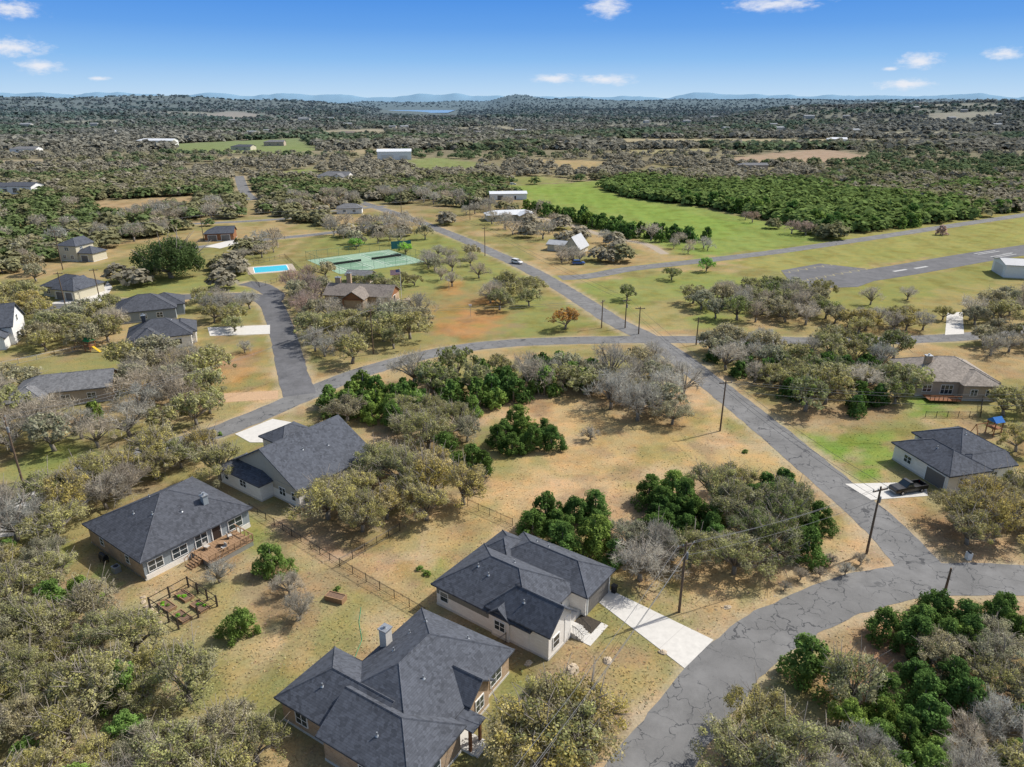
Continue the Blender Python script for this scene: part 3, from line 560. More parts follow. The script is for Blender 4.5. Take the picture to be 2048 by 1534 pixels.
def proto(kind,lod,seed):
    rng=np.random.default_rng(seed)
    if kind=='cedar':
        nc=46; t=rng.uniform(0,1,nc)**1.1; z=.4+3.7*t; Rr=2.3*(1-t)**.48+.15; a=rng.uniform(0,2*PI,nc); rr=Rr*np.sqrt(rng.uniform(.1,1,nc)); rr*=1+.25*np.sin(2*a+seed)
        c=np.c_[rr*np.cos(a),rr*np.sin(a),z]; rad=rng.uniform(.4,.85,nc)*(1-.3*t)
    elif kind=='dome':
        nc=110; a=rng.uniform(0,2*PI,nc); rr=np.sqrt(rng.uniform(0,1,nc))*3.4*(1+.1*np.sin(3*a)); z=1.2+4.2*np.sqrt(np.clip(1-(rr/4.0)**2,.02,1))*rng.uniform(.2,1.05,nc)
        c=np.c_[rr*np.cos(a),rr*np.sin(a),z]; rad=rng.uniform(.5,.95,nc)
    else:
        nc=60 if kind=='oak' else 48; a=rng.uniform(0,2*PI,nc); rr=np.sqrt(rng.uniform(0,1,nc))*3.5*(1+.24*np.sin(2*a+seed)+.17*np.sin(3*a+seed*2)); z=1.7+3.5*np.sqrt(np.clip(1-(rr/4.6)**2,.05,1))*rng.uniform(.45,1.1,nc)
        c=np.c_[rr*np.cos(a),rr*np.sin(a),z]; rad=rng.uniform(.35,.9,nc)
    n=NL[kind][lod]; cb=rng.uniform(.72,1.26,nc); cg=rng.uniform(0,1,nc)**2*.55
    if kind=='bare':
        Q,ci=tris(c,rad*1.3,n,SZ[kind][lod],[.04,.055,.1][lod],rng,1,.2,True); g=np.full(n,.15)
    else:
        Q,ci=tris(c,rad*1.1,n,SZ[kind][lod],.75,rng,.8 if kind=='oak' else 1.0,.5); g=cg[ci] if kind=='oak' else np.zeros(n)
        if kind=='oak':
            q2,c2=tris(c,rad*1.35,n//4,[.36,.45,.7][lod],[.05,.065,.12][lod],rng,.9,.2,True); Q=np.concatenate([Q,q2]); ci=np.concatenate([ci,c2]); g=np.concatenate([g,np.full(len(c2),.9)])
    br=cb[ci]*rng.uniform(.72,1.28,len(ci)); tint=np.repeat(np.c_[br,g,br*0],4,0)
    cm=npmesh('crown',Q.reshape(-1,3),np.arange(len(Q)*4).reshape(-1,4),FOL,tint)
    m=MB(); f=Vector((rng.uniform(-.3,.3),rng.uniform(-.3,.3),1.3)); r0=.3 if kind!='cedar' else .2
    if kind=='cedar': m.tube([(0,0,-.2),(0,0,2.2),(.05,0,4)],[r0,r0*.6,.04],6)
    else:
        m.tube([(0,0,-.2),tuple(f*.5),tuple(f)],[r0*1.25,r0,r0*.85],7); nb=[18,8,4][lod]+(10 if kind=='bare' and lod<2 else 0)
        for i in range(min(nb,nc)):
            e=Vector(c[i]); mid=f.lerp(e,.5)+Vector((0,0,-.15+.5*rng.random())); m.tube([tuple(f-Vector((0,0,.1))),tuple(mid),tuple(e)],[r0*.55,r0*.33,.04],5 if lod==0 else 4)
            if lod<2:
                for q in range(4 if lod==0 else 1):
                    e2=e+Vector(rng.normal(size=3)*.9)+Vector((0,0,.5)); m.tube([tuple(mid.lerp(e,.5)),tuple(e2)],[r0*.22,.02],4)
    return m.mesh('trunk',BARK,True),cm
PR={}
NV={'oak':[6,5,4],'cedar':[5,4,3],'bare':[5,4,3]}
for k in NV:
    for l in range(3): PR[k,l]=[proto(k,l,100*l+17*i+len(k)) for i in range(NV[k][l])]
PR['dome',0]=[proto('dome',0,i) for i in (3,8)]
CP={'olive':(.345,.34,.13),'grey':(.37,.355,.215),'gold':(.43,.375,.125),'green':(.20,.245,.075),'deep':(.135,.18,.06),'cedar':(.11,.19,.05),'cedarl':(.19,.285,.07),'rust':(.58,.31,.06),'bright':(.27,.55,.06),'bare':(.42,.385,.315),'mauve':(.43,.315,.265),'silver':(.46,.44,.38)}
NMK={'oak':'oak_tree','cedar':'cedar_tree','bare':'bare_tree','dome':'oak_tree'}
def tree(kind,x,y,r,col,label,group=None,hs=1.0,z=0,name=None,cat='tree',lod=None):
    d=math.hypot(x,y); l=0 if d<125 else (1 if d<280 else 2); l=l if lod is None else lod; tm,cm=random.choice(PR[kind,l]); s=r/(4.0 if kind!='cedar' else 2.6)
    o=thing(name or NMK[kind],label,cat,(x,y,z),random.uniform(0,6.28),group); sz=s*hs*random.uniform(.9,1.12)
    o.scale=(s*random.uniform(.9,1.1),s*random.uniform(.9,1.1),sz)
    t=link('trunk',tm,o); c=link('crown',cm,o); b=random.uniform(.82,1.2); h=random.uniform(-.08,.08); q=CP[col]
    cc=np.array((q[0]*b*(1+h),q[1]*b,q[2]*b*(1-h)))
    if d>500: cc=paint_haze(cc[None,:],np.array([d]))[0]  # far crowns get the haze painted into their colour
    c.color=(*cc,1); return o
ADJ={'olive':'olive leaved oak','grey':'grey green oak','gold':'golden olive oak','green':'deep green oak','cedar':'dark green cedar','cedarl':'fresh green cedar','bare':'leafless grey tree','mauve':'leafless mauve tree','rust':'rust coloured oak','silver':'silvery leafless tree'}
CNT={'oak':22,'bare':10,'cedar':8}; EXTRA=[]; PB=[G(45,963),G(747,708),G(1440,862),G(1358,1224),G(1733,1107)]
def cluster(pp,n,kinds,r0,r1,place,sep=.56,hs=1.0):
    P=[G(*p) for p in pp]; xs=[p[0] for p in P]; yy=[p[1] for p in P]; got=[]; tries=0; ws=[k[2] for k in kinds]
    while len(got)<n and tries<n*60:
        tries+=1; x=random.uniform(min(xs),max(xs)); y=random.uniform(min(yy),max(yy))
        if psd(np.array([x]),np.array([y]),P)[0]>0:continue
        k,c,_=random.choices(kinds,ws)[0]; r=random.uniform(r0,r1)*(.66 if k=='cedar' else 1)
        if any((x-a)**2+(y-b)**2<((r+q)*sep)**2 for a,b,q in got):continue
        if inhouse(x,y,r*.4) or onroad(x,y,r*.45):continue
        if any((x-a)**2+(y-b)**2<(r+1.5)**2 for a,b in PB):continue
        got.append((x,y,r))
        if CNT[k]>=297: EXTRA.append((x,y)); continue
        CNT[k]+=1; lb=ADJ[c]+' '+place; tree(k,x,y,r,c,lb,lb,hs)
O,B,K='oak','bare','cedar'
CL=[([(-60,1110),(120,1130),(230,1230),(300,1330),(420,1420),(560,1534),(480,1640),(-60,1640)],48,[(O,'olive',6),(O,'grey',4),(B,'bare',2.5),(K,'cedarl',1.0),(O,'gold',1)],2.3,4.2,'in the thicket at the bottom left corner',.6),
([(-40,1000),(120,960),(220,905),(430,915),(340,955),(170,1050),(120,1100),(-40,1090)],20,[(O,'gold',3),(O,'olive',3),(B,'bare',2)],3.2,4.8,'around the left house street side'),
([(-40,850),(60,845),(235,880),(255,730),(430,735),(430,850),(200,900),(-40,915)],30,[(O,'grey',4),(B,'bare',3),(O,'olive',2)],3.4,5.2,'around the low tan house at left'),
([(-40,770),(60,775),(40,830),(-40,830)],6,[(O,'grey',2),(B,'bare',1)],3.4,4.8,'at the left edge above the low tan house'),
([(75,650),(230,625),(230,690),(90,720)],16,[(O,'olive',4),(O,'grey',2),(B,'bare',1)],3.2,4.8,'between the white house and the playset'),
([(0,590),(120,600),(110,640),(0,640)],7,[(O,'gold',1),(O,'olive',1)],3.4,4.8,'above the white gabled house at the left edge'),
([(415,640),(500,630),(510,665),(420,665)],4,[(O,'olive',1)],2.6,3.8,'in front of the twin dark roofed houses'),
([(390,604),(500,606),(510,632),(410,640)],7,[(O,'olive',1),(B,'bare',1)],3,4.4,'inside the bend of the park street'),
([(630,1000),(760,930),(900,960),(970,1000),(900,1035),(740,1075),(640,1045)],20,[(O,'gold',5),(O,'olive',2)],2.9,4.6,'right of the tall beige gabled house'),
([(640,815),(720,790),(840,800),(830,840),(760,860),(660,835)],18,[(K,'cedarl',3),(K,'cedar',2),(O,'grey',1)],3.6,5.2,'at the left of the central thicket'),
([(800,775),(960,745),(1180,750),(1170,790),(1050,800),(950,830),(930,900),(980,960),(880,930),(790,880)],46,[(O,'grey',3),(O,'olive',4),(K,'cedar',2.4),(K,'cedarl',.6),(B,'bare',1.4),(O,'green',1.4)],3.2,5.2,'in the middle of the central thicket'),
([(1060,740),(1200,735),(1190,790),(1080,790)],7,[(K,'cedar',2),(K,'cedarl',1)],4,5.4,'in the dark clump of the central thicket'),
([(1190,760),(1310,730),(1380,800),(1350,850),(1220,840)],19,[(B,'silver',3),(O,'grey',3)],3.4,5.2,'at the road end of the central thicket'),
([(985,890),(1040,860),(1110,880),(1100,905),(1000,910)],9,[(K,'cedarl',2),(K,'cedar',2)],3.2,4.6,'in the clump on the dry vacant lot'),
([(1050,1075),(1120,1030),(1200,1040),(1190,1110),(1120,1120)],14,[(K,'cedar',3),(K,'cedarl',1),(O,'green',1)],3.6,5,'behind the white brick house'),
([(1200,1100),(1290,1070),(1330,1110),(1310,1170),(1230,1160)],11,[(B,'silver',3),(O,'grey',1),(K,'cedar',.8)],3,4.4,'between the garage and the near utility pole'),
([(1310,1050),(1400,1000),(1570,985),(1640,1060),(1620,1120),(1480,1160),(1340,1140)],28,[(O,'olive',4),(O,'green',2),(K,'cedar',1.6)],3,4.6,'in the roadside clump right of the near pole'),
([(1290,1000),(1360,985),(1370,1025),(1300,1035)],4,[(K,'cedar',1),(K,'cedarl',1)],4,4.8,'at the top of the roadside clump'),
([(1420,1560),(1470,1470),(1560,1450),(1600,1534),(1560,1640)],9,[(O,'olive',3),(O,'gold',1.4)],3,4.2,'at the bottom right beside the curved street'),
([(1640,1480),(1680,1400),(1780,1370),(1960,1290),(2130,1330),(2150,1640),(1620,1640)],46,[(O,'olive',4),(K,'cedarl',2.4),(K,'cedar',1.6),(O,'grey',3),(B,'silver',1.6)],2.5,4.1,'in the thicket at the bottom right corner',.6),
([(1590,1370),(1650,1350),(1670,1400),(1600,1420)],3,[(K,'cedarl',1)],4.6,5.2,'standing nearest the street bend'),
([(1750,1270),(1900,1230),(2048,1240),(2048,1290),(1800,1310)],10,[(K,'cedar',2),(K,'cedarl',1)],3,4.2,'below the street junction at right'),
([(1860,1040),(2060,1000),(2100,1090),(1990,1110),(1900,1080)],11,[(O,'gold',3),(O,'olive',1)],3.2,4.8,'right of the road near the black pickup'),
([(1985,840),(2100,790),(2100,930),(2040,920)],6,[(O,'gold',1),(O,'olive',1)],3,4,'beside the right edge playset'),
([(1400,700),(1540,690),(1560,760),(1520,780),(1430,735)],17,[(B,'silver',2),(O,'grey',2),(K,'cedar',.7)],3,4.6,'at the road end of the right thicket'),
([(1530,760),(1660,700),(1800,720),(1810,810),(1720,830),(1580,820)],38,[(O,'olive',3),(K,'cedar',1.6),(B,'silver',1.4),(O,'green',2)],3,4.8,'in the right thicket beside the tan house'),
([(1380,605),(1480,590),(1580,580),(1690,650),(1620,660),(1430,640)],28,[(O,'olive',2),(O,'grey',3),(O,'green',1),(B,'bare',2)],3.4,5,'in the grove below the apron'),
([(1690,650),(1830,640),(1860,672),(1700,678)],11,[(B,'bare',2),(O,'gold',1)],3,4.4,'lining the side street at right'),
([(1930,640),(2090,590),(2100,720),(1990,720),(1940,680)],19,[(O,'olive',2),(O,'grey',2),(B,'bare',1)],3.2,4.8,'between the right hangar and tan house'),
([(600,650),(680,640),(840,640),(850,680),(700,730),(620,720)],22,[(O,'olive',3),(O,'grey',2),(B,'bare',2)],3.4,5.2,'in front of the park pavilion'),
([(560,580),(650,590),(640,640),(570,630)],10,[(B,'mauve',2),(O,'grey',1)],3.4,5,'left of the park pavilion'),
([(710,572),(830,570),(815,598),(720,585)],7,[(O,'green',1),(O,'olive',2)],2.6,3.6,'behind the park pavilion'),
([(970,590),(1080,580),(1080,625),(980,620)],8,[(O,'olive',2),(B,'bare',1)],3.4,4.8,'in the middle of the park lawn'),
([(845,520),(900,490),(980,540),(960,590),(880,590),(850,575)],12,[(B,'bare',2),(O,'grey',1)],2.6,4,'scattered over the park lawn'),
([(640,470),(820,460),(900,480),(840,492),(660,494)],9,[(B,'bare',2),(O,'grey',1)],3,4.4,'behind the tennis courts'),
([(-60,480),(100,500),(90,560),(-60,590)],12,[(B,'bare',2),(O,'grey',2)],3.5,5,'left of the cream stone house'),
([(220,560),(300,540),(310,575),(230,590)],4,[(O,'olive',1),(B,'bare',1)],3,4.2,'on the lawn beside the park street'),
([(1080,505),(1160,470),(1240,490),(1260,525),(1100,530)],15,[(O,'olive',2),(B,'bare',3)],3,4.8,'around the steep roofed cottage'),
([(1100,530),(1150,515),(1165,520),(1120,535)],3,[(B,'bare',1)],2.6,3.4,'in front of the steep roofed cottage'),
([(930,430),(1010,410),(1130,460),(1100,490),(1000,470)],26,[(B,'bare',3),(O,'grey',2)],3.5,5,'around the long pale roofed house'),
([(1250,490),(1420,480),(1420,515),(1290,530)],7,[(B,'bare',1)],2.4,3.8,'on the verge left of the taxiway'),
([(1040,415),(1110,430),(1280,465),(1420,478),(1400,490),(1240,480),(1100,445)],42,[(K,'cedar',3),(K,'cedarl',1),(B,'bare',.5)],4,6,'in the hedgerow beside the gravel track'),
([(1250,392),(1330,385),(1450,405),(1650,445),(1720,450),(1920,425),(2120,400),(2120,415),(1900,444),(1720,467),(1650,464),(1440,420)],72,[(K,'cedar',3),(K,'cedarl',2)],4.6,7,'along the front of the dense wood beyond the airstrip',.42),
([(1440,425),(1640,468),(1720,472),(1930,440),(1920,455),(1720,480),(1600,480)],14,[(B,'mauve',2),(O,'olive',1),(K,'cedar',1)],3,4.5,'along the field edge of the dense wood'),
([(460,510),(560,470),(560,500),(490,530)],9,[(B,'bare',1),(O,'olive',1)],3,4.8,'behind the swimming pool'),
([(420,540),(490,530),(480,580),(430,580)],9,[(O,'olive',2),(O,'grey',1)],3.6,5.2,'left of the swimming pool'),
([(640,450),(900,440),(900,470),(660,475)],24,[(B,'bare',3),(O,'grey',2)],3.6,5.2,'between the far street and the park'),
([(180,440),(420,410),(480,440),(300,480),(200,500)],40,[(B,'bare',3),(O,'grey',2)],3.6,5.4,'above the big lawn oak'),
([(-60,420),(120,400),(180,440),(120,560),(-60,560)],40,[(B,'bare',2),(O,'grey',3),(O,'olive',1)],4,5.6,'in the grey wood at the far left'),
([(560,400),(900,380),(960,420),(780,400),(600,440)],46,[(B,'bare',3),(O,'grey',2)],4,5.6,'in the bare wood above the park')]
for c in CL: cluster(*c)
for k,px,py,r,c,lb in [(K,545,1145,2.5,'cedarl','bushy green cedar between the deck and the black fence'),(K,482,1272,2.3,'cedarl','rounded green bush just right of the fenced garden'),(O,1060,1545,4.8,'gold','broad golden oak at the bottom edge left of the street'),(O,1160,1500,4.6,'gold','golden oak at the bottom edge nearest the street'),(O,1105,1485,4.4,'gold','golden oak between two others at the bottom edge'),(O,1115,1530,4.6,'olive','olive oak behind the three golden oaks at the bottom edge'),
(O,150,500,3.8,'cedarl','green tree behind the two storey cream house'),(O,1130,658,4.3,'rust','rust orange oak alone on the park lawn beside the road'),(O,652,556,4.2,'grey','grey oak in front of the left tennis court fence'),(B,618,556,3.2,'mauve','mauve bare tree between the pool and the tennis courts'),
(O,1255,600,3.6,'green','dark oak on the green triangle below the taxiway'),(O,1343,560,3.4,'green','dark spreading oak near the taxiway on the triangle'),(B,580,1190,2.0,'bare','small leafless yard tree below the cedar'),(B,600,1240,2.2,'bare','leafless yard tree left of the raised planter'),(B,440,1165,1.8,'bare','slim leafless tree beside the deck skirt'),(B,490,705,2.0,'bare','dark leafless tree on the red soil lawn'),
(O,440,960,4.2,'olive','olive oak in the gap between two charcoal roofed houses'),(K,190,840,2.2,'cedarl','green cedar at the front of the low tan house'),(B,1180,880,1.7,'bare','small bare tree on the golden lot'),(K,1880,470,2.6,'mauve','mauve shrub tree at the end of the dense wood'),(K,1655,470,5,'cedar','dark cedar pair at the corner of the dense wood'),(K,250,1400,2.6,'cedarl','vivid green bush in the bottom left thicket clearing'),
(B,1815,600,3,'bare','bare tree alone below the airstrip'),(O,1885,640,2.8,'olive','small olive tree beside the white driveway at right'),(B,1740,610,3.2,'bare','bare tree just below the apron end'),(O,1640,600,4.6,'olive','broad oak at the apron corner')]:
    x,y=G(px,py); tree(k,x,y,r,c,lb)
x,y=G(345,556); tree('dome',x,y,10.5,'deep','huge dark green oak on the lawn left of the pool',None,.95,-1.5,lod=0)
for px,py,r,lb in((713,497,3.2,'bright spring green tree left of the tennis courts corner'),(812,508,3.6,'bright spring green tree beside the tennis court screen'),(1412,543,3.2,'bright green tree beside the taxiway mouth')):
    x,y=G(px,py); tree(O,x,y,r,'bright',lb,None,1.1,-.4,lod=1)
for i,(px,py,r) in enumerate([(1690,1150,.9),(1640,1155,.7),(1720,1130,.8),(1600,1160,.8),(1570,1180,.6),(1660,1130,.8)]):
    x,y=G(px,py); tree('bare',x,y,r*1.3,'bare','low grey roadside shrub near the street junction','roadside shrubs near the street junction',1,0,'shrub','shrub')
for px,py in [(855,1150),(840,1140),(440,870),(1490,905)]:
    x,y=G(px,py); tree('cedar',x,y,.6,'cedarl',{855:'low green weed behind the white brick house corner',840:'small weed near the black fence yard',440:'small shrub by the gabled house driveway',1490:'tiny lone shrub on the golden lot'}[px],None,.6,0,'shrub','shrub')
# ---------- distant wood (stuff) ----------
PGREEN,POL,PGREY=np.array((.14,.185,.075)),np.array((.22,.215,.115)),np.array((.29,.265,.195))
def wood(name,label,x,y,k,half,rad,seed,th=(.42,.5),flat=.85,lim=True,pg=PGREEN):
    rng=np.random.default_rng(seed); ok=np.ones(len(x),bool)
    if lim or name.startswith('hill'):
        for p,c in FIELDS: ok&=psd(x,y,[G(*q) for q in p])>0
    if lim:
        for q in [[(1010,372),(1200,362),(1330,398),(1500,436),(1400,480),(1100,425)],JUN]: ok&=psd(x,y,[G(*a) for a in q])>0
    ok&=~((np.abs(x/np.maximum(y,1)+.122)<.05)&(y>4600)&(y<8000))
    for P_,hw in ROADS:
        for a in P_: ok&=(x-a[0])**2+(y-a[1])**2>(hw+4)**2
    for hx,hy,ca,sa,u0,u1,v0,v1 in RECTS:
        u=(x-hx)*ca+(y-hy)*sa; v=-(x-hx)*sa+(y-hy)*ca; m=3+np.hypot(hx,hy)*.006; ok&=~((u>u0-m)&(u<u1+m)&(v>v0-m*3)&(v<v1+m))
    x,y=x[ok],y[ok]; z=terrain(x,y); n=len(x); s=rng.uniform(.7,1.25,n)*rad
    d=rng.normal(size=(n,k,3)); d/=np.linalg.norm(d,axis=2)[...,None]; d[...,2]=np.abs(d[...,2]); rr=rng.uniform(.55,1,(n,k,1))
    pos=d*rr*np.array((1,1,flat))*s[:,None,None]+np.stack([x,y,z+s*.35],1)[:,None,:]
    nr=d*.7+rng.normal(size=(n,k,3))*.4+np.array((0,0,.8)); nr/=np.linalg.norm(nr,axis=2)[...,None]; t=np.cross(nr,rng.normal(size=(n,k,3))); t/=np.linalg.norm(t,axis=2)[...,None]+1e-9; b=np.cross(nr,t)
    h=half*s[:,None,None]*rng.uniform(.6,1.3,(n,k,1)); Q=np.stack([pos-t*h,pos+b*h,pos+t*h,pos-b*h],2).reshape(-1,3)
    kind=fbm(x/160,y/160,50,3)+rng.normal(0,.06,n); dd=np.hypot(x,y)
    pal=np.where((kind<th[0])[:,None],pg,np.where((kind<th[1])[:,None],POL,PGREY)); vr=.16/(1+dd[:,None]/2000)
    c=paint_haze(pal*(1+rng.uniform(-1,1,(n,1))*vr),dd); c=np.repeat(c,k,0)*(1+rng.uniform(-1,1,(n*k,1))*np.repeat(vr,k,0)*1.1)  # wood tint carries painted distance haze
    me=npmesh(name,Q,np.arange(n*k*4).reshape(-1,4),SM,np.repeat(c,4,0)); tag(link(name,me),kind='stuff',label=label,cat='wood')
SM=stuffmat('woodland',.25); GS=stuffmat('grass_blades',.3); rng=np.random.default_rng(77)
def bypx(n,y0,y1,x0=-120,x1=2170):
    P=np.array([G(a,b) for a,b in zip(rng.uniform(x0,x1,n),rng.uniform(y0,y1,n))]); return P[:,0],P[:,1]
def inpoly(n,pp):
    P=[G(*p) for p in pp]; xs=[p[0] for p in P]; yy=[p[1] for p in P]; x=rng.uniform(min(xs),max(xs),n); y=rng.uniform(min(yy),max(yy),n); k=psd(x,y,P)<0; return x[k],y[k]
wood('middle_woodland','mixed scrub and bare woodland across the middle distance',*bypx(4600,290,400),84,.22,4.6,3,(.4,.5))
wood('far_woodland','hazy far woodland reaching the lake and hills',*bypx(18000,219,300),18,.5,6.4,5,(.38,.5))
aa=rng.uniform(-.72,.72,12000); dd=rng.uniform(2400,9500,12000); wood('hill_woodland','blue hazed woods on the far ridges',dd*np.sin(aa),dd*np.cos(aa),8,.6,10,8,(.45,.55),.5,False)
wood('dense_juniper_wood','solid green juniper wood behind the airstrip fields',*inpoly(6200,JUN),50,.29,3.9,6,(.52,.6),1.0,False,np.array((.16,.225,.07)))
wood('left_scrub','grey scrub between the far left houses and lanes',*inpoly(1800,[(-60,370),(480,345),(490,400),(480,440),(300,480),(190,500),(120,540),(-60,560)]),120,.2,4.3,10,(.34,.48))
wood('centre_scrub','grey scrub above the park and tennis courts',*inpoly(900,[(520,360),(980,345),(960,420),(830,405),(640,450),(520,440)]),120,.2,4.3,12,(.34,.46))
if EXTRA: E=np.array(EXTRA); wood('extra_oak_wood','farther grey oaks mixed into the bare woods',E[:,0],E[:,1],170,.18,4.4,15,(.2,.42),.95,False)
# ---------- grass tufts ----------
n=60000; rng=np.random.default_rng(9); py=rng.uniform(700,1600,n); px=rng.uniform(-60,2110,n); P=np.array([G(a,b) for a,b in zip(px,py)]); x,y=P[:,0],P[:,1]; ok=np.ones(n,bool)
for P_,hw in ROADS: ok&=lsd(x,y,[tuple(a) for a in P_])>hw+.5
for hx,hy,ca,sa,u0,u1,v0,v1 in RECTS:
    u=(x-hx)*ca+(y-hy)*sa; v=-(x-hx)*sa+(y-hy)*ca; ok&=~((u>u0)&(u<u1)&(v>v0)&(v<v1))
for pp in SLABS: ok&=psd(x,y,[G(*q) for q in pp])>.2
x,y=x[ok],y[ok]; n=len(x); iy=np.clip(np.searchsorted(ys,y),0,len(ys)-1); iu=np.clip(((x/(110+np.maximum(y,0))+1)/2*(NU-1)).round().astype(int),0,NU-1)
c=CC[iy*NU+iu]*rng.uniform(.95,1.7,n)[:,None]*(1+rng.normal(0,.06,(n,3)))
a=rng.uniform(0,PI,n); w=rng.uniform(.05,.15,n); h=rng.uniform(.02,.1,n)*(.4+fbm(x/6,y/6,60)); dx,dy=np.cos(a)*w,np.sin(a)*w; lx,ly=rng.normal(0,.14,n),rng.normal(0,.14,n); z0=np.zeros(n)-.01
Q=np.stack([np.c_[x-dx,y-dy,z0],np.c_[x+dx,y+dy,z0],np.c_[x+dx*.6+lx,y+dy*.6+ly,h],np.c_[x-dx*.6+lx,y-dy*.6+ly,h]],1).reshape(-1,3)
tag(link('grass',npmesh('grass',Q,np.arange(n*4).reshape(-1,4),GS,np.clip(np.repeat(c,4,0),0,.8))),label='dry grass tufts and weeds over the yards',cat='grass',kind='stuff')
# ---------- utility poles and wires ----------
CER=M('insulator',(.35,.36,.37),.1,3,.4); TRF=M('transformer_paint',(.22,.23,.24),.1,3,.5)
def pole(px,py,h,label,ang,tr=False,arm=True):
    x,y=G(px,py); o=thing('utility_pole',label,'utility pole',(x,y,0),R(ang)); MB().tube([(0,0,-.3),(0,0,h)],[.17,.11],8).build('pole',WOOD,o)
    if arm:
        MB().box(-1.2,1.2,-.07,.07,h-.6,h-.44).build('crossarm',WOOD,o)
        for q in(-1.1,-.4,1.1): MB().tube([(q,0,h-.44),(q,0,h-.28),(q,0,h-.18)],[.05,.08,.03],6).build('insulator',CER,o)
    if tr: MB().tube([(.33,.1,h-2.4),(.33,.1,h-1.6),(.33,.1,h-1.52)],[.19,.19,.1],10).build('transformer',TRF,o)
    return (x,y,h,R(ang))
p1=pole(1358,1224,9.6,'near utility pole with transformer beside the white brick house driveway',25,True)
p2=pole(1733,1107,10,'utility pole with wide crossarm at the main road corner',20,True)
p3=pole(1889,1186,3.6,'short wooden stub pole below the street junction',0,False,False)
p4=pole(1440,862,9.8,'utility pole on the golden lot beside the main road',10)
p5=pole(45,963,11,'tall utility pole with transformer at the left edge',-60,True)
p6=pole(747,708,11,'utility pole on the verge in front of the pavilion trees',70)
p7=pole(1203,656,7.5,'leftmost of the three poles near the four way junction',60); p8=pole(1250,656,7.8,'middle pole of three near the four way junction',30,True); p9=pole(1277,668,7.2,'rightmost of three poles near the four way junction',0)
p10=pole(1392,690,7,'slim pole right of the four way junction',0,False,False)
p11=pole(126,540,14,'tall pole behind the two storey cream house',40); p12=pole(131,612,10,'pole beside the cream stone house driveway',20); p13=pole(199,596,9,'pole right of the cream stone house garage',10)
p14=pole(970,512,11,'pole on the park side of the main road',40); p15=pole(803,428,12,'pole at the far end of the main road',30); p16=pole(408,482,11,'pole left of the timber garage',10); p17=pole(940,440,13,'pole beside the long pale roofed house',30)
WIRE=M('wire',(.16,.16,.16),.1,1,.6)
def wires(a,b,label,n=3,drop=0,sag=.7,r=.026):
    for k in range(n):
        q=(-1.1,1.1,0)[k]; zz=(0,0,-1.6)[k]; m=MB(); A=Vector((a[0]+math.cos(a[3])*q,a[1]+math.sin(a[3])*q,a[2]-.2+zz-drop)); Bv=Vector((b[0]+math.cos(b[3])*q,b[1]+math.sin(b[3])*q,b[2]-.2+zz-drop))
        m.tube([tuple(A.lerp(Bv,t/14)-Vector((0,0,sag*4*(t/14)*(1-t/14)))) for t in range(15)],r,4); tag(m.build('power_line',WIRE),label,'power line',label)
wires(p1,p2,'overhead wire between the near pole and the road corner pole')
e1=(*G(985,1620,7),7.5,R(25)); wires(p1,e1,'overhead wire running from the near pole toward the bottom edge')
wires(p2,p4,'overhead wire along the main road between corner and lot poles'); wires(p4,p8,'overhead wire from the lot pole to the four way junction')
e2=(*G(2150,800,8),9,R(90)); wires(p4,e2,'overhead wire crossing to the right above the tan house',3,0,1.2)
wires(p8,p14,'overhead wire along the upper main road',2); wires(p14,p15,'overhead wire above the far end of the main road',2); wires(p6,p7,'overhead wire above the side street verge',2); wires(p5,p6,'overhead wire across the left oaks and central street',2,0,2)
wires(p11,p16,'overhead wire above the big lawn oak',2); wires(p16,p17,'overhead wire along the far street',3,0,1.5)
# ---------- fences ----------
def fence(label,pts,h=1.2,step=2.0,mat=BLACK,world=False,pick=.14,name='iron_fence'):
    P=[p if world else G(*p) for p in pts]; o=thing(name,label,'fence',(P[0][0],P[0][1],0)); ox,oy=P[0]
    for (x0,y0),(x1,y1) in zip(P[:-1],P[1:]):
        L=math.hypot(x1-x0,y1-y0); n=max(1,int(L/step)); q=MB()
        for i in range(n+1): 
            t=i/n; MB().box(-.035,.035,-.035,.035,0,h+.08).build('post',mat,o).location=(x0+(x1-x0)*t-ox,y0+(y1-y0)*t-oy,0)
        a,b=(x0-ox,y0-oy),(x1-ox,y1-oy)
        for z in(.15,h-.12,h): q.tube([(*a,z),(*b,z)],.022,4)
        if pick:
            k=int(L/pick)
            for i in range(1,k): t=i/k; c=(a[0]+(b[0]-a[0])*t,a[1]+(b[1]-a[1])*t); q.tube([(*c,.05),(*c,h)],.009,3)
        q.build('picket_panel',mat,o)
fence('black iron fence between the left back yard and white brick house',[(680,1133),(760,1180),(850,1232)]); fence('black iron fence running from the yard corner up past the golden oaks',[(680,1133),(800,1062)])
fence('black iron fence at the back of the white brick house lot',[(935,1012),(1025,1052)]); fence('black iron fence along the gravel strip below the gabled house',[(500,1020),(680,1133)],1.1)
fence('short black iron fence beside the front corner of the white brick house',[(985,1302),(1012,1285)],1.3); fence('black fence around the tan house yard at right',[(1850,835),(1960,835),(1965,790)])
fence('long pale wire fence along the playset lawn at left',[(0,735),(110,712),(215,690)],1.2,3,GALV,False,0,'wire_fence')
fence('black fence around the swimming pool deck',[(485,535),(520,575),(605,548),(570,515),(485,535)],1.4,2.5,BLACK,False,.5)
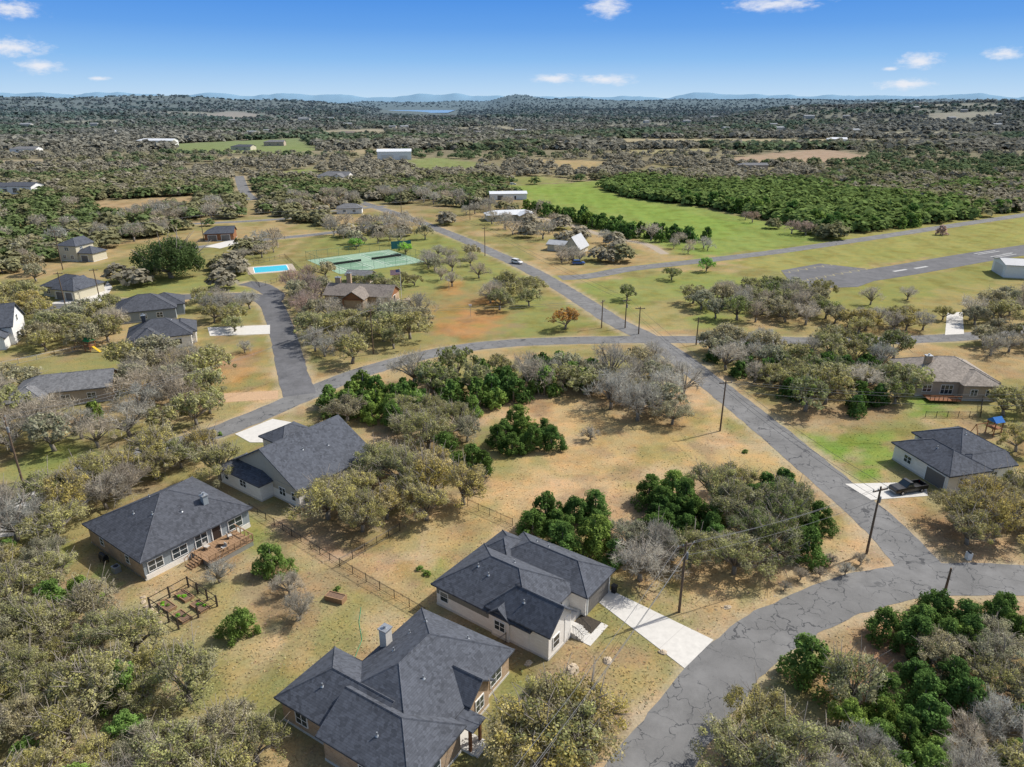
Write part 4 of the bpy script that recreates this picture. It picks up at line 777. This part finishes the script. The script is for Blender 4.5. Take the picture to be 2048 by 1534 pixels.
# ---------- tennis courts, pool ----------
tc=thing('tennis_court','green double tennis court behind tall fences beside the pool','tennis court',(-54,262,0),R(37))
CG=M('court_green',(.17,.28,.19),.1,.8); CG2=M('court_light_green',(.25,.36,.26),.1,.8)
MB().box(-17,17,-14.5,14.5,-.1,.02).build('court_slab',CG2,tc)
for s in(-8.3,8.3):
    MB().box(s-5.5,s+5.5,-11.9,11.9,-.05,.026).build('playing_surface',CG,tc); l=MB()
    for u in(-5.5,-4.1,4.1,5.5): l.box(s+u-.06,s+u+.06,-11.9,11.9,.0,.031)
    for v in(-11.9,-6.4,6.4,11.9): l.box(s-5.4,s+5.4,v-.06,v+.06,.0,.034)
    l.build('court_line',WHITE,tc); MB().box(s-6.2,s+6.2,-.03,.03,.15,1.0).build('net',BLACK,tc)
GRF=M('fence_green',(.08,.2,.16),.2,3)
def rect(cx,cy,a,u,v): return [(cx+math.cos(a)*i*u-math.sin(a)*j*v,cy+math.sin(a)*i*u+math.cos(a)*j*v) for i,j in((-1,-1),(1,-1),(1,1),(-1,1),(-1,-1))]
fence('tall green wire fence around the tennis courts',rect(-54,262,R(37),17.3,14.8),3.2,4,GRF,True,1.0,'court_fence')
sc=thing('court_screen','blue green windscreen at the far corner of the tennis courts','screen',(*G(783,500),0),R(20)); MB().box(0,8,-.03,.03,.3,3.4).build('fabric',M('screen_fabric',(.04,.17,.19),.15,2),sc)
for i in range(3): MB().tube([(i*4,.06,0),(i*4,.06,3.6)],.06,6).build('post',GRF,sc)
px_,py_=G(542,538); sp_=thing('swimming_pool','bright turquoise swimming pool with pale deck beside the tennis courts','pool',(px_,py_,0),R(22))
MB().box(-8,8,-6.5,6.5,-.1,.03).build('pool_deck',M('pool_deck_tan',(.45,.38,.3),.1,1.5),sp_); MB().box(-5.9,5.9,-4.8,4.8,-.05,.07).build('coping',WHITE,sp_)
MB().box(-5.6,5.6,-4.5,4.5,0,.075).build('water',M('pool_water',(.04,.46,.60),.1,.6,.35,.3),sp_)
# flag
fx,fy=G(803,596); fp=thing('flagpole','tall white flagpole beside the park pavilion','flagpole',(fx,fy,0)); MB().tube([(0,0,0),(0,0,9)],[.08,.05],8).build('pole',TRIM,fp); MB().tube([(0,0,9),(0,0,9.15)],[.1,.03],8).build('finial',GALV,fp)
RD=M('flag_red',(.45,.03,.04),.1,3); BL=M('flag_blue',(.03,.05,.22),.1,3); fm=MB(); FW,FH=2.9,1.6
def fpt(s,t): return (-s*FW,.16*math.sin(s*8)*s, 8.8-FH+t*FH-.35*s)
for i in range(13):
    for j in range(12):
        if i>=6 and j<5: mi=2
        else: mi=0 if i%2==0 else 1
        a=[fpt(j/12,i/13),fpt((j+1)/12,i/13),fpt((j+1)/12,(i+1)/13),fpt(j/12,(i+1)/13)]; fm.add(a,[(0,1,2,3)],mi)
for r_ in range(9):
    for c_ in range(6 if r_%2==0 else 5):
        s=(c_+.5+(0 if r_%2==0 else .5))*5/12/6; t=.4615+(r_+.5)*.5385/9; q=fpt(s,t)
        for yo in(-.012,.012):
            pts=[]
            for k in range(10):
                rr=.045 if k%2==0 else .018; pts.append((q[0]+rr*math.sin(k*PI/5),q[1]+yo,q[2]+rr*math.cos(k*PI/5)))
            fm.add(pts,[tuple(range(10))],1)
fo=fm.build('flag',[RD,WHITE,BL]); fo.location=(fx-.07,fy,0); tag(fo,'striped red white and blue national flag flying on the park flagpole','flag')
for px,py,lb in((898,580,'slim white topped post on the upper red soil patch'),(941,632,'slim white topped post on the lower red soil patch')):
    x,y=G(px,py); o=thing('lamp_post',lb,'post',(x,y,0)); MB().tube([(0,0,0),(0,0,3)],.06,6).build('post',GALV,o); MB().box(-.4,.4,-.05,.05,2.8,3.3).build('panel',WHITE,o)
# ---------- vehicles ----------
TYRE=M('tyre',(.02,.02,.02),.2,4,.9); RIM=M('rim',(.4,.4,.42),.1,4,.35,.5,.7); LAMP=M('lamp_glass',(.7,.7,.65),.1,2,.2,.6); TAIL=M('tail_lamp',(.35,.02,.02),.1,2,.3)
def car(label,px,py,ang,paint_,kind='suv'):
    x,y=G(px,py); o=thing('pickup_truck' if kind=='pickup' else 'parked_car',label,'pickup' if kind=='pickup' else 'car',(x,y,.05),R(ang)); PM=M('car_paint_'+paint_[0],paint_[1],.06,2,.3,.6)
    L=2.85 if kind=='pickup' else 2.3; W=.95
    def loft(sec):
        m=MB(); n=len(sec[0]) 
        for s in sec: m.v+=s
        for i in range(len(sec)-1):
            for k in range(n): m.f.append((i*n+k,i*n+(k+1)%n,(i+1)*n+(k+1)%n,(i+1)*n+k)); m.m.append(0)
        m.f.append(tuple(reversed(range(n)))); m.f.append(tuple(range((len(sec)-1)*n,len(sec)*n))); m.m+=[0,0]; return m
    def sec(xx,w,z0,z1): return [(xx,-w,z0),(xx,w,z0),(xx,w,z0+(z1-z0)*.6),(xx,w*.93,z1),(xx,-w*.93,z1),(xx,-w,z0+(z1-z0)*.6)]
    if kind=='pickup':
        loft([sec(-.35,W,.4,1.12),sec(.9,W,.4,1.12),sec(1.3,W,.4,1.1),sec(2.5,W*.97,.42,1.04),sec(L,W*.88,.5,.9)]).build('body',PM,o)
        MB().box(-L,-.36,-W,W,.45,.62).box(-L,-.36,-W,-W+.1,.62,1.12).box(-L,-.36,W-.1,W,.62,1.12).box(-L,-L+.08,-W+.1,W-.1,.62,1.1).build('truck_bed',PM,o); c0,c1,rt=(-.35,1.25,1.82)
    else:
        loft([sec(-L,W*.9,.45,.95),sec(-L+.2,W,.35,1.02),sec(.7,W,.33,1.0),sec(1.2,W,.35,.95),sec(2,W*.95,.38,.85),sec(L,W*.85,.45,.7)]).build('body',PM,o); c0,c1,rt=(-L+.15,1.15,1.62)
    loft([sec(c0,W*.92,1.0,1.06),sec(c0+.3,W*.86,1.0,rt-.06),sec(c1-.75,W*.86,1.0,rt-.04),sec(c1,W*.9,.98,1.03)]).build('window_glass',GLASS,o)
    MB().box(c0+.32,c1-.78,-W*.8,W*.8,rt-.05,rt+.02).build('roof',PM,o)
    for wx in(-L*.62,L*.6):
        for s in(-1,1):
            w=MB().tube([(wx,s*(W-.2),.34),(wx,s*(W+.03),.34)],.34,14).build('wheel',TYRE,o); MB().tube([(wx,s*(W+.031),.34),(wx,s*(W+.045),.34)],.2,10).build('rim',RIM,w)
    for s in(-1,1): MB().box(L-.12,L-.02,s*W*.62-.16,s*W*.62+.16,.66,.78).build('headlight',LAMP,o); MB().box(-L-.02,-L+.1,s*W*.8-.08,s*W*.8+.08,.7,.95).build('taillight',TAIL,o)
    MB().box(L-.1,L+.06,-W*.8,W*.8,.4,.52).box(-L-.06,-L+.1,-W*.8,W*.8,.42,.55).build('bumper',GALV,o)
car('black pickup truck parked on the pale driveway at right',1814,982,195,('black',(.012,.012,.014)),'pickup')
car('white car parked on the verge of the main road',1034,527,-42,('white',(.7,.7,.7))); car('blue car parked in front of the steep roofed cottage',1157,529,5,('blue',(.03,.10,.32)))
car('white van parked at the corner of the green field',1026,370,10,('white',(.7,.7,.7))); car('white car under the oaks nearest the left house',70,1035,20,('white',(.7,.7,.7))); car('silver car farther under the oaks by the left driveway',130,1015,35,('silver',(.4,.42,.44)))
# ---------- garden, planters, furniture, playsets ----------
SOIL=M('garden_soil',(.17,.11,.075),.3,6)
gx,gy=G(368,1215); ge=thing('garden_enclosure','dark timber garden fence frame around raised beds below the left house','garden fence',(gx,gy,0),R(-36))
for u in(-3,-1,1,3):
    for v in(-2.4,2.4): MB().box(u-.08,u+.08,v-.08,v+.08,0,1.6).build('post',DKW,ge)
for u in(-3,3): MB().box(u-.08,u+.08,-.08,.08,0,1.6).build('post',DKW,ge)
rl=MB()
for z in(.5,1.45):
    for v in(-2.4,2.4): rl.box(-2.92,2.92,v-.03,v+.03,z,z+.08)
    for u in(-3,3): rl.box(u-.03,u+.03,-2.32,2.32,z+.003,z+.077)
rl.build('rail',DKW,ge)
def bed(name,label,x,y,ang,w,d,h,grp=None):
    o=thing(name,label,'planter',(x,y,0),R(ang),grp); m=MB().box(-w,w,-d,-d+.1,0,h).box(-w,w,d-.1,d,0,h).box(-w,-w+.1,-d+.1,d-.1,0,h).box(w-.1,w,-d+.1,d-.1,0,h); m.build('frame',DECK,o); MB().box(-w+.1,w-.1,-d+.1,d-.1,0,h-.08).build('soil',SOIL,o)
    return o
for i,(u,v,lb) in enumerate([(-1.7,-1.1,'front left'),(1.5,-1.1,'front right'),(-1.7,1.1,'back left'),(1.5,1.1,'back right')]):
    a=R(-36); x=gx+u*math.cos(a)-v*math.sin(a); y=gy+u*math.sin(a)+v*math.cos(a); bed('garden_bed',lb+' timber bed inside the dark garden fence',x,y,-36,1.15,.6,.35)
    for k in range(3): tree('cedar',x+random.uniform(-.7,.7),y+random.uniform(-.35,.35),.28,random.choice(['cedarl','bright']),'small leafy vegetable plant in the fenced garden beds','vegetables in the fenced garden beds',.45,.27,'vegetable_plant','plant')
x,y=G(672,1200); bed('raised_planter','weathered reddish raised planter alone on the back yard lawn',x,y,-20,1.2,.55,.7); x,y=G(675,1180); tree('cedar',x,y,.5,'cedarl','leafy plant behind the raised planter',None,.6,0,'garden_plant','plant')
def loc(o,u,v,z): 
    a=o.rotation_euler.z; return (o.location.x+u*math.cos(a)-v*math.sin(a),o.location.y+u*math.sin(a)+v*math.cos(a),z)
def chair(label,l,rz):
    o=thing('patio_chair',label,'chair',l,rz); CU=M('cushion',(.45,.42,.38),.1,4); MB().box(-.3,.3,-.3,.3,.38,.48).build('seat',CU,o); MB().box(-.3,.3,.25,.33,.48,.95).build('backrest',CU,o)
    for a in(-.26,.26):
        for b in(-.26,.26): MB().box(a-.03,a+.03,b-.03,b+.03,0,.38).build('leg',BLACK,o)
for i,(u,v,rz,lb) in enumerate([(15.4,8.2,1.2,'grey patio chair on the deck nearest the stairs'),(17.4,9.4,-.6,'grey patio chair at the deck railing'),(15.6,11.4,2.2,'grey patio chair at the far end of the deck')]): chair(lb,loc(hA,u,v,.8),rz)
t=thing('patio_table','low dark table in the middle of the deck','table',loc(hA,16.4,10,.8)); MB().box(-.6,.6,-.45,.45,.42,.48).build('tabletop',DECK,t)
for a in(-.5,.5):
    for b in(-.36,.36): MB().box(a-.03,a+.03,b-.03,b+.03,0,.42).build('leg',BLACK,t)
ac=thing('air_conditioner','grey air conditioner unit beside the left house side wall','air conditioner',loc(hA,9.5,-.7,0),R(-36)); MB().box(-.45,.45,-.4,.4,0,.85).build('cabinet',GALV,ac); MB().tube([(0,0,.85),(0,0,.88)],.34,12).build('fan_grille',BLACK,ac)
ac=thing('propane_grill','black covered grill beside the stone side wall of the left house','grill',loc(hA,6.2,-.6,0),R(-36)); MB().box(-.6,.6,-.35,.35,.5,.95).build('cabinet',BLACK,ac); MB().tube([(-.6,0,1.0),(.6,0,1.0)],.3,10).build('lid',BLACK,ac)
for a in(-.5,.5):
    for b in (-.28,.28): MB().box(a-.04,a+.04,b-.04,b+.04,0,.5).build('leg',BLACK,ac)
def playset(label,px,py,ang,rc,slc):
    x,y=G(px,py); o=thing('playset',label,'playset',(x,y,0),R(ang))
    for a in(-.8,.8):
        for b in(-.8,.8): MB().box(a-.07,a+.07,b-.07,b+.07,0,2.6).build('post',CEDW,o)
    MB().box(-.9,.9,-.9,.9,1.3,1.4).build('platform',CEDW,o); MB().add([(-1,-1,2.6),(1,-1,2.6),(1,1,2.6),(-1,1,2.6),(-1,0,3.4),(1,0,3.4)],[(0,1,5,4),(2,3,4,5),(1,2,5),(3,0,4)]).build('canopy',rc,o)
    MB().add([(.8,-.3,1.35),(.8,.3,1.35),(3,.3,.2),(3,-.3,.2),(.8,-.3,1.25),(.8,.3,1.25),(3,.3,.1),(3,-.3,.1)],[(0,3,2,1),(4,5,6,7),(0,4,7,3),(1,2,6,5),(2,3,7,6)]).build('slide',slc,o)
    MB().tube([(-.8,0,2.4),(-4.2,0,2.4)],.08,6).tube([(-4.2,-1,0),(-4.2,0,2.4)],.07,6).tube([(-4.2,1,0),(-4.2,0,2.4)],.07,6).build('swing_beam',CEDW,o)
    for q in(-1.8,-3.2): s=MB().box(q-.25,q+.25,-.1,.1,.5,.55).build('swing_seat',BLACK,o); MB().tube([(q-.22,0,.55),(q-.22,0,2.4)],.015,4).tube([(q+.22,0,.55),(q+.22,0,2.4)],.015,4).build('chain',GALV,s)
GP=M('play_green',(.02,.25,.09),.1,3); YP=M('play_yellow',(.6,.4,.03),.1,3); RP=M('play_red',(.5,.06,.04),.1,3); BP=M('play_blue',(.03,.15,.45),.1,3)
playset('timber playset with green canopy and slide on the left lawn',182,702,-20,GP,YP); playset('colourful playset with blue canopy and red slide at the right edge',1985,868,15,BP,RP)
ROCK=M('boulder_stone',(.45,.37,.27),.25,3,bump=.05)
def rock(px,py,r,label,g=None):
    x,y=G(px,py); rng=np.random.default_rng(int(px)); m=MB(); n=9
    for i in range(6):
        th=PI/2*(i/5)
        for k in range(n): a=2*PI*k/n; q=r*(1+rng.uniform(-.22,.22)); m.v.append((q*math.cos(th)*math.cos(a)*1.3,q*math.cos(th)*math.sin(a),q*math.sin(th)*.7-.05))
    for i in range(5):
        for k in range(n): m.f.append((i*n+k,i*n+(k+1)%n,(i+1)*n+(k+1)%n,(i+1)*n+k)); m.m.append(0)
    o=m.build('boulder',ROCK); o.location=(x,y,0); o.rotation_euler.z=rng.uniform(0,6); tag(o,label,'boulder',g)
for q in [(1145,1340,.7,'large pale boulder on the front lawn of the white brick house'),(1215,1323,.5,'smaller boulder between the lawn rock and the driveway'),(1057,1327,.4,'small boulder under the white brick side wall'),(1325,1305,.4,'little rock at the edge of the concrete driveway'),(815,600,.9,'pale boulder beside the flagpole'),(110,1105,.5,'pale rock at the left of the left house side yard'),(1455,1215,.4,'bleached rock on the bare verge of the curved street')]: rock(*q)
for i in range(12):
    t=i/11; rock(285+ t*30+random.uniform(-6,6),1195+t*45+i%2*6,.28,'small edging stone left of the dark garden fence','edging stones left of the garden fence')
x,y=G(1936,1118); o=thing('mailbox','pale stone mailbox pillar at the street junction on the right','mailbox',(x,y,0)); MB().box(-.3,.3,-.3,.3,0,1.0).build('pillar',LIME,o); MB().box(-.12,.12,-.28,.28,1.0,1.22).build('box',BLACK,o)
hs=MB().tube([(*G(a,b),.04) for a,b in [(722,1215),(718,1245),(724,1280),(712,1310),(700,1340)]],.03,5).build('garden_hose',M('hose_green',(.06,.3,.16),.1,3)); tag(hs,'green garden hose lying across the back yard','hose')
gb=thing('trash_bin','dark wheeled bin beside the garage of the white brick house','bin',loc(hC,16.2,14.6,0),R(-36)); MB().add([(-.25,-.25,0),(.25,-.25,0),(.25,.25,0),(-.25,.25,0),(-.3,-.3,1),(.3,-.3,1),(.3,.3,1),(-.3,.3,1)],[(3,2,1,0),(4,5,6,7),(0,1,5,4),(1,2,6,5),(2,3,7,6),(3,0,4,7)]).build('body',BLACK,gb); MB().box(-.32,.32,-.34,.32,1.0,1.06).build('lid',BLACK,gb)
# ---------- light, sky, camera ----------
el=46; sd=Vector((.86,.42,0)).normalized(); rot=math.atan2(sd.x,sd.y); sd=Vector((sd.x*math.cos(R(el)),sd.y*math.cos(R(el)),math.sin(R(el))))
ld=bpy.data.lights.new('sun','SUN'); ld.energy=4.8; ld.angle=R(.5); ld.color=(1,.96,.89); lo=bpy.data.objects.new('sun',ld); COL.objects.link(lo); lo.rotation_euler=(-sd).to_track_quat('-Z','Y').to_euler()
W=bpy.data.worlds.new('World'); SC.world=W; W.use_nodes=True; nt=W.node_tree; nt.nodes.clear()
def N_(t,**k):
    x=nt.nodes.new(t)
    for a,b in k.items():setattr(x,a,b)
    return x
def Lk(a,b): nt.links.new(a,b)
sky=N_('ShaderNodeTexSky',sky_type='NISHITA'); sky.sun_disc=False; sky.sun_elevation=R(el); sky.sun_rotation=rot; sky.dust_density=3; sky.air_density=1.2
sm=N_('ShaderNodeVectorMath',operation='SCALE'); Lk(sky.outputs[0],sm.inputs[0]); sm.inputs['Scale'].default_value=.14
tcn=N_('ShaderNodeTexCoord'); sx=N_('ShaderNodeSeparateXYZ'); Lk(tcn.outputs['Generated'],sx.inputs[0])
rp=N_('ShaderNodeValToRGB'); Lk(sx.outputs[2],rp.inputs[0]); els=rp.color_ramp.elements
els[0].position=0; els[0].color=(.56,.73,.90,1); els[1].position=.3; els[1].color=(.05,.22,.66,1)
for p,c in((.02,(.44,.65,.89)),(.05,(.26,.51,.87)),(.085,(.14,.37,.82)),(.13,(.07,.275,.77))): e=els.new(p); e.color=(*c,1)
mrn=N_('ShaderNodeMapRange'); Lk(sx.outputs[2],mrn.inputs[0]); mrn.inputs[1].default_value=.14; mrn.inputs[2].default_value=.22
mx=N_('ShaderNodeMix',data_type='RGBA'); Lk(mrn.outputs[0],mx.inputs[0]); Lk(rp.outputs[0],mx.inputs[6]); Lk(sm.outputs[0],mx.inputs[7])
dv=N_('ShaderNodeMath',operation='DIVIDE'); Lk(sx.outputs[0],dv.inputs[0]); Lk(sx.outputs[1],dv.inputs[1]); cb=N_('ShaderNodeCombineXYZ'); Lk(dv.outputs[0],cb.inputs[0]); Lk(sx.outputs[2],cb.inputs[1])
prev=None
for px,py,wx,wy in [(20,18,50,12),(20,95,65,13),(80,133,40,10),(1216,12,34,18),(1550,8,75,11),(1108,157,38,8),(1213,159,48,9),(1838,122,40,12),(2008,107,36,8),(1812,169,50,8),(200,157,18,3),(1780,137,14,3)]:
    d=Vector(ray(px,py)).normalized(); s=N_('ShaderNodeVectorMath',operation='SUBTRACT'); Lk(cb.outputs[0],s.inputs[0]); s.inputs[1].default_value=(d.x/d.y,d.z,0)
    m=N_('ShaderNodeVectorMath',operation='MULTIPLY'); Lk(s.outputs[0],m.inputs[0]); m.inputs[1].default_value=(F/wx,F/wy,0); l=N_('ShaderNodeVectorMath',operation='LENGTH'); Lk(m.outputs[0],l.inputs[0])
    if prev is None: prev=l.outputs['Value']
    else:
        mn=N_('ShaderNodeMath',operation='MINIMUM'); Lk(prev,mn.inputs[0]); Lk(l.outputs['Value'],mn.inputs[1]); prev=mn.outputs[0]
mp=N_('ShaderNodeVectorMath',operation='MULTIPLY'); Lk(cb.outputs[0],mp.inputs[0]); mp.inputs[1].default_value=(60,170,1)
nz=N_('ShaderNodeTexNoise'); nz.inputs['Scale'].default_value=1; nz.inputs['Detail'].default_value=7; nz.inputs['Roughness'].default_value=.62; Lk(mp.outputs[0],nz.inputs['Vector'])
ad=N_('ShaderNodeMath',operation='MULTIPLY_ADD'); Lk(nz.outputs['Fac'],ad.inputs[0]); ad.inputs[1].default_value=-2.2; Lk(prev,ad.inputs[2])
cm=N_('ShaderNodeMapRange',interpolation_type='SMOOTHSTEP'); Lk(ad.outputs[0],cm.inputs[0]); cm.inputs[1].default_value=.25; cm.inputs[2].default_value=-1.2; cm.inputs[3].default_value=0; cm.inputs[4].default_value=.88
mc=N_('ShaderNodeMix',data_type='RGBA'); Lk(cm.outputs[0],mc.inputs[0]); Lk(mx.outputs[2],mc.inputs[6]); mc.inputs[7].default_value=(.86,.87,.92,1)
bg=N_('ShaderNodeBackground'); Lk(mc.outputs[2],bg.inputs[0]); bg.inputs[1].default_value=1; wo=N_('ShaderNodeOutputWorld'); Lk(bg.outputs[0],wo.inputs[0])
cd=bpy.data.cameras.new('camera'); cd.sensor_width=36; cd.lens=36*F/2048; cd.clip_start=.5; cd.clip_end=90000
co=bpy.data.objects.new('camera',cd); COL.objects.link(co); co.location=(0,0,H); co.rotation_euler=(PI/2-PT,0,0); SC.camera=co
SC.view_settings.view_transform='Standard'
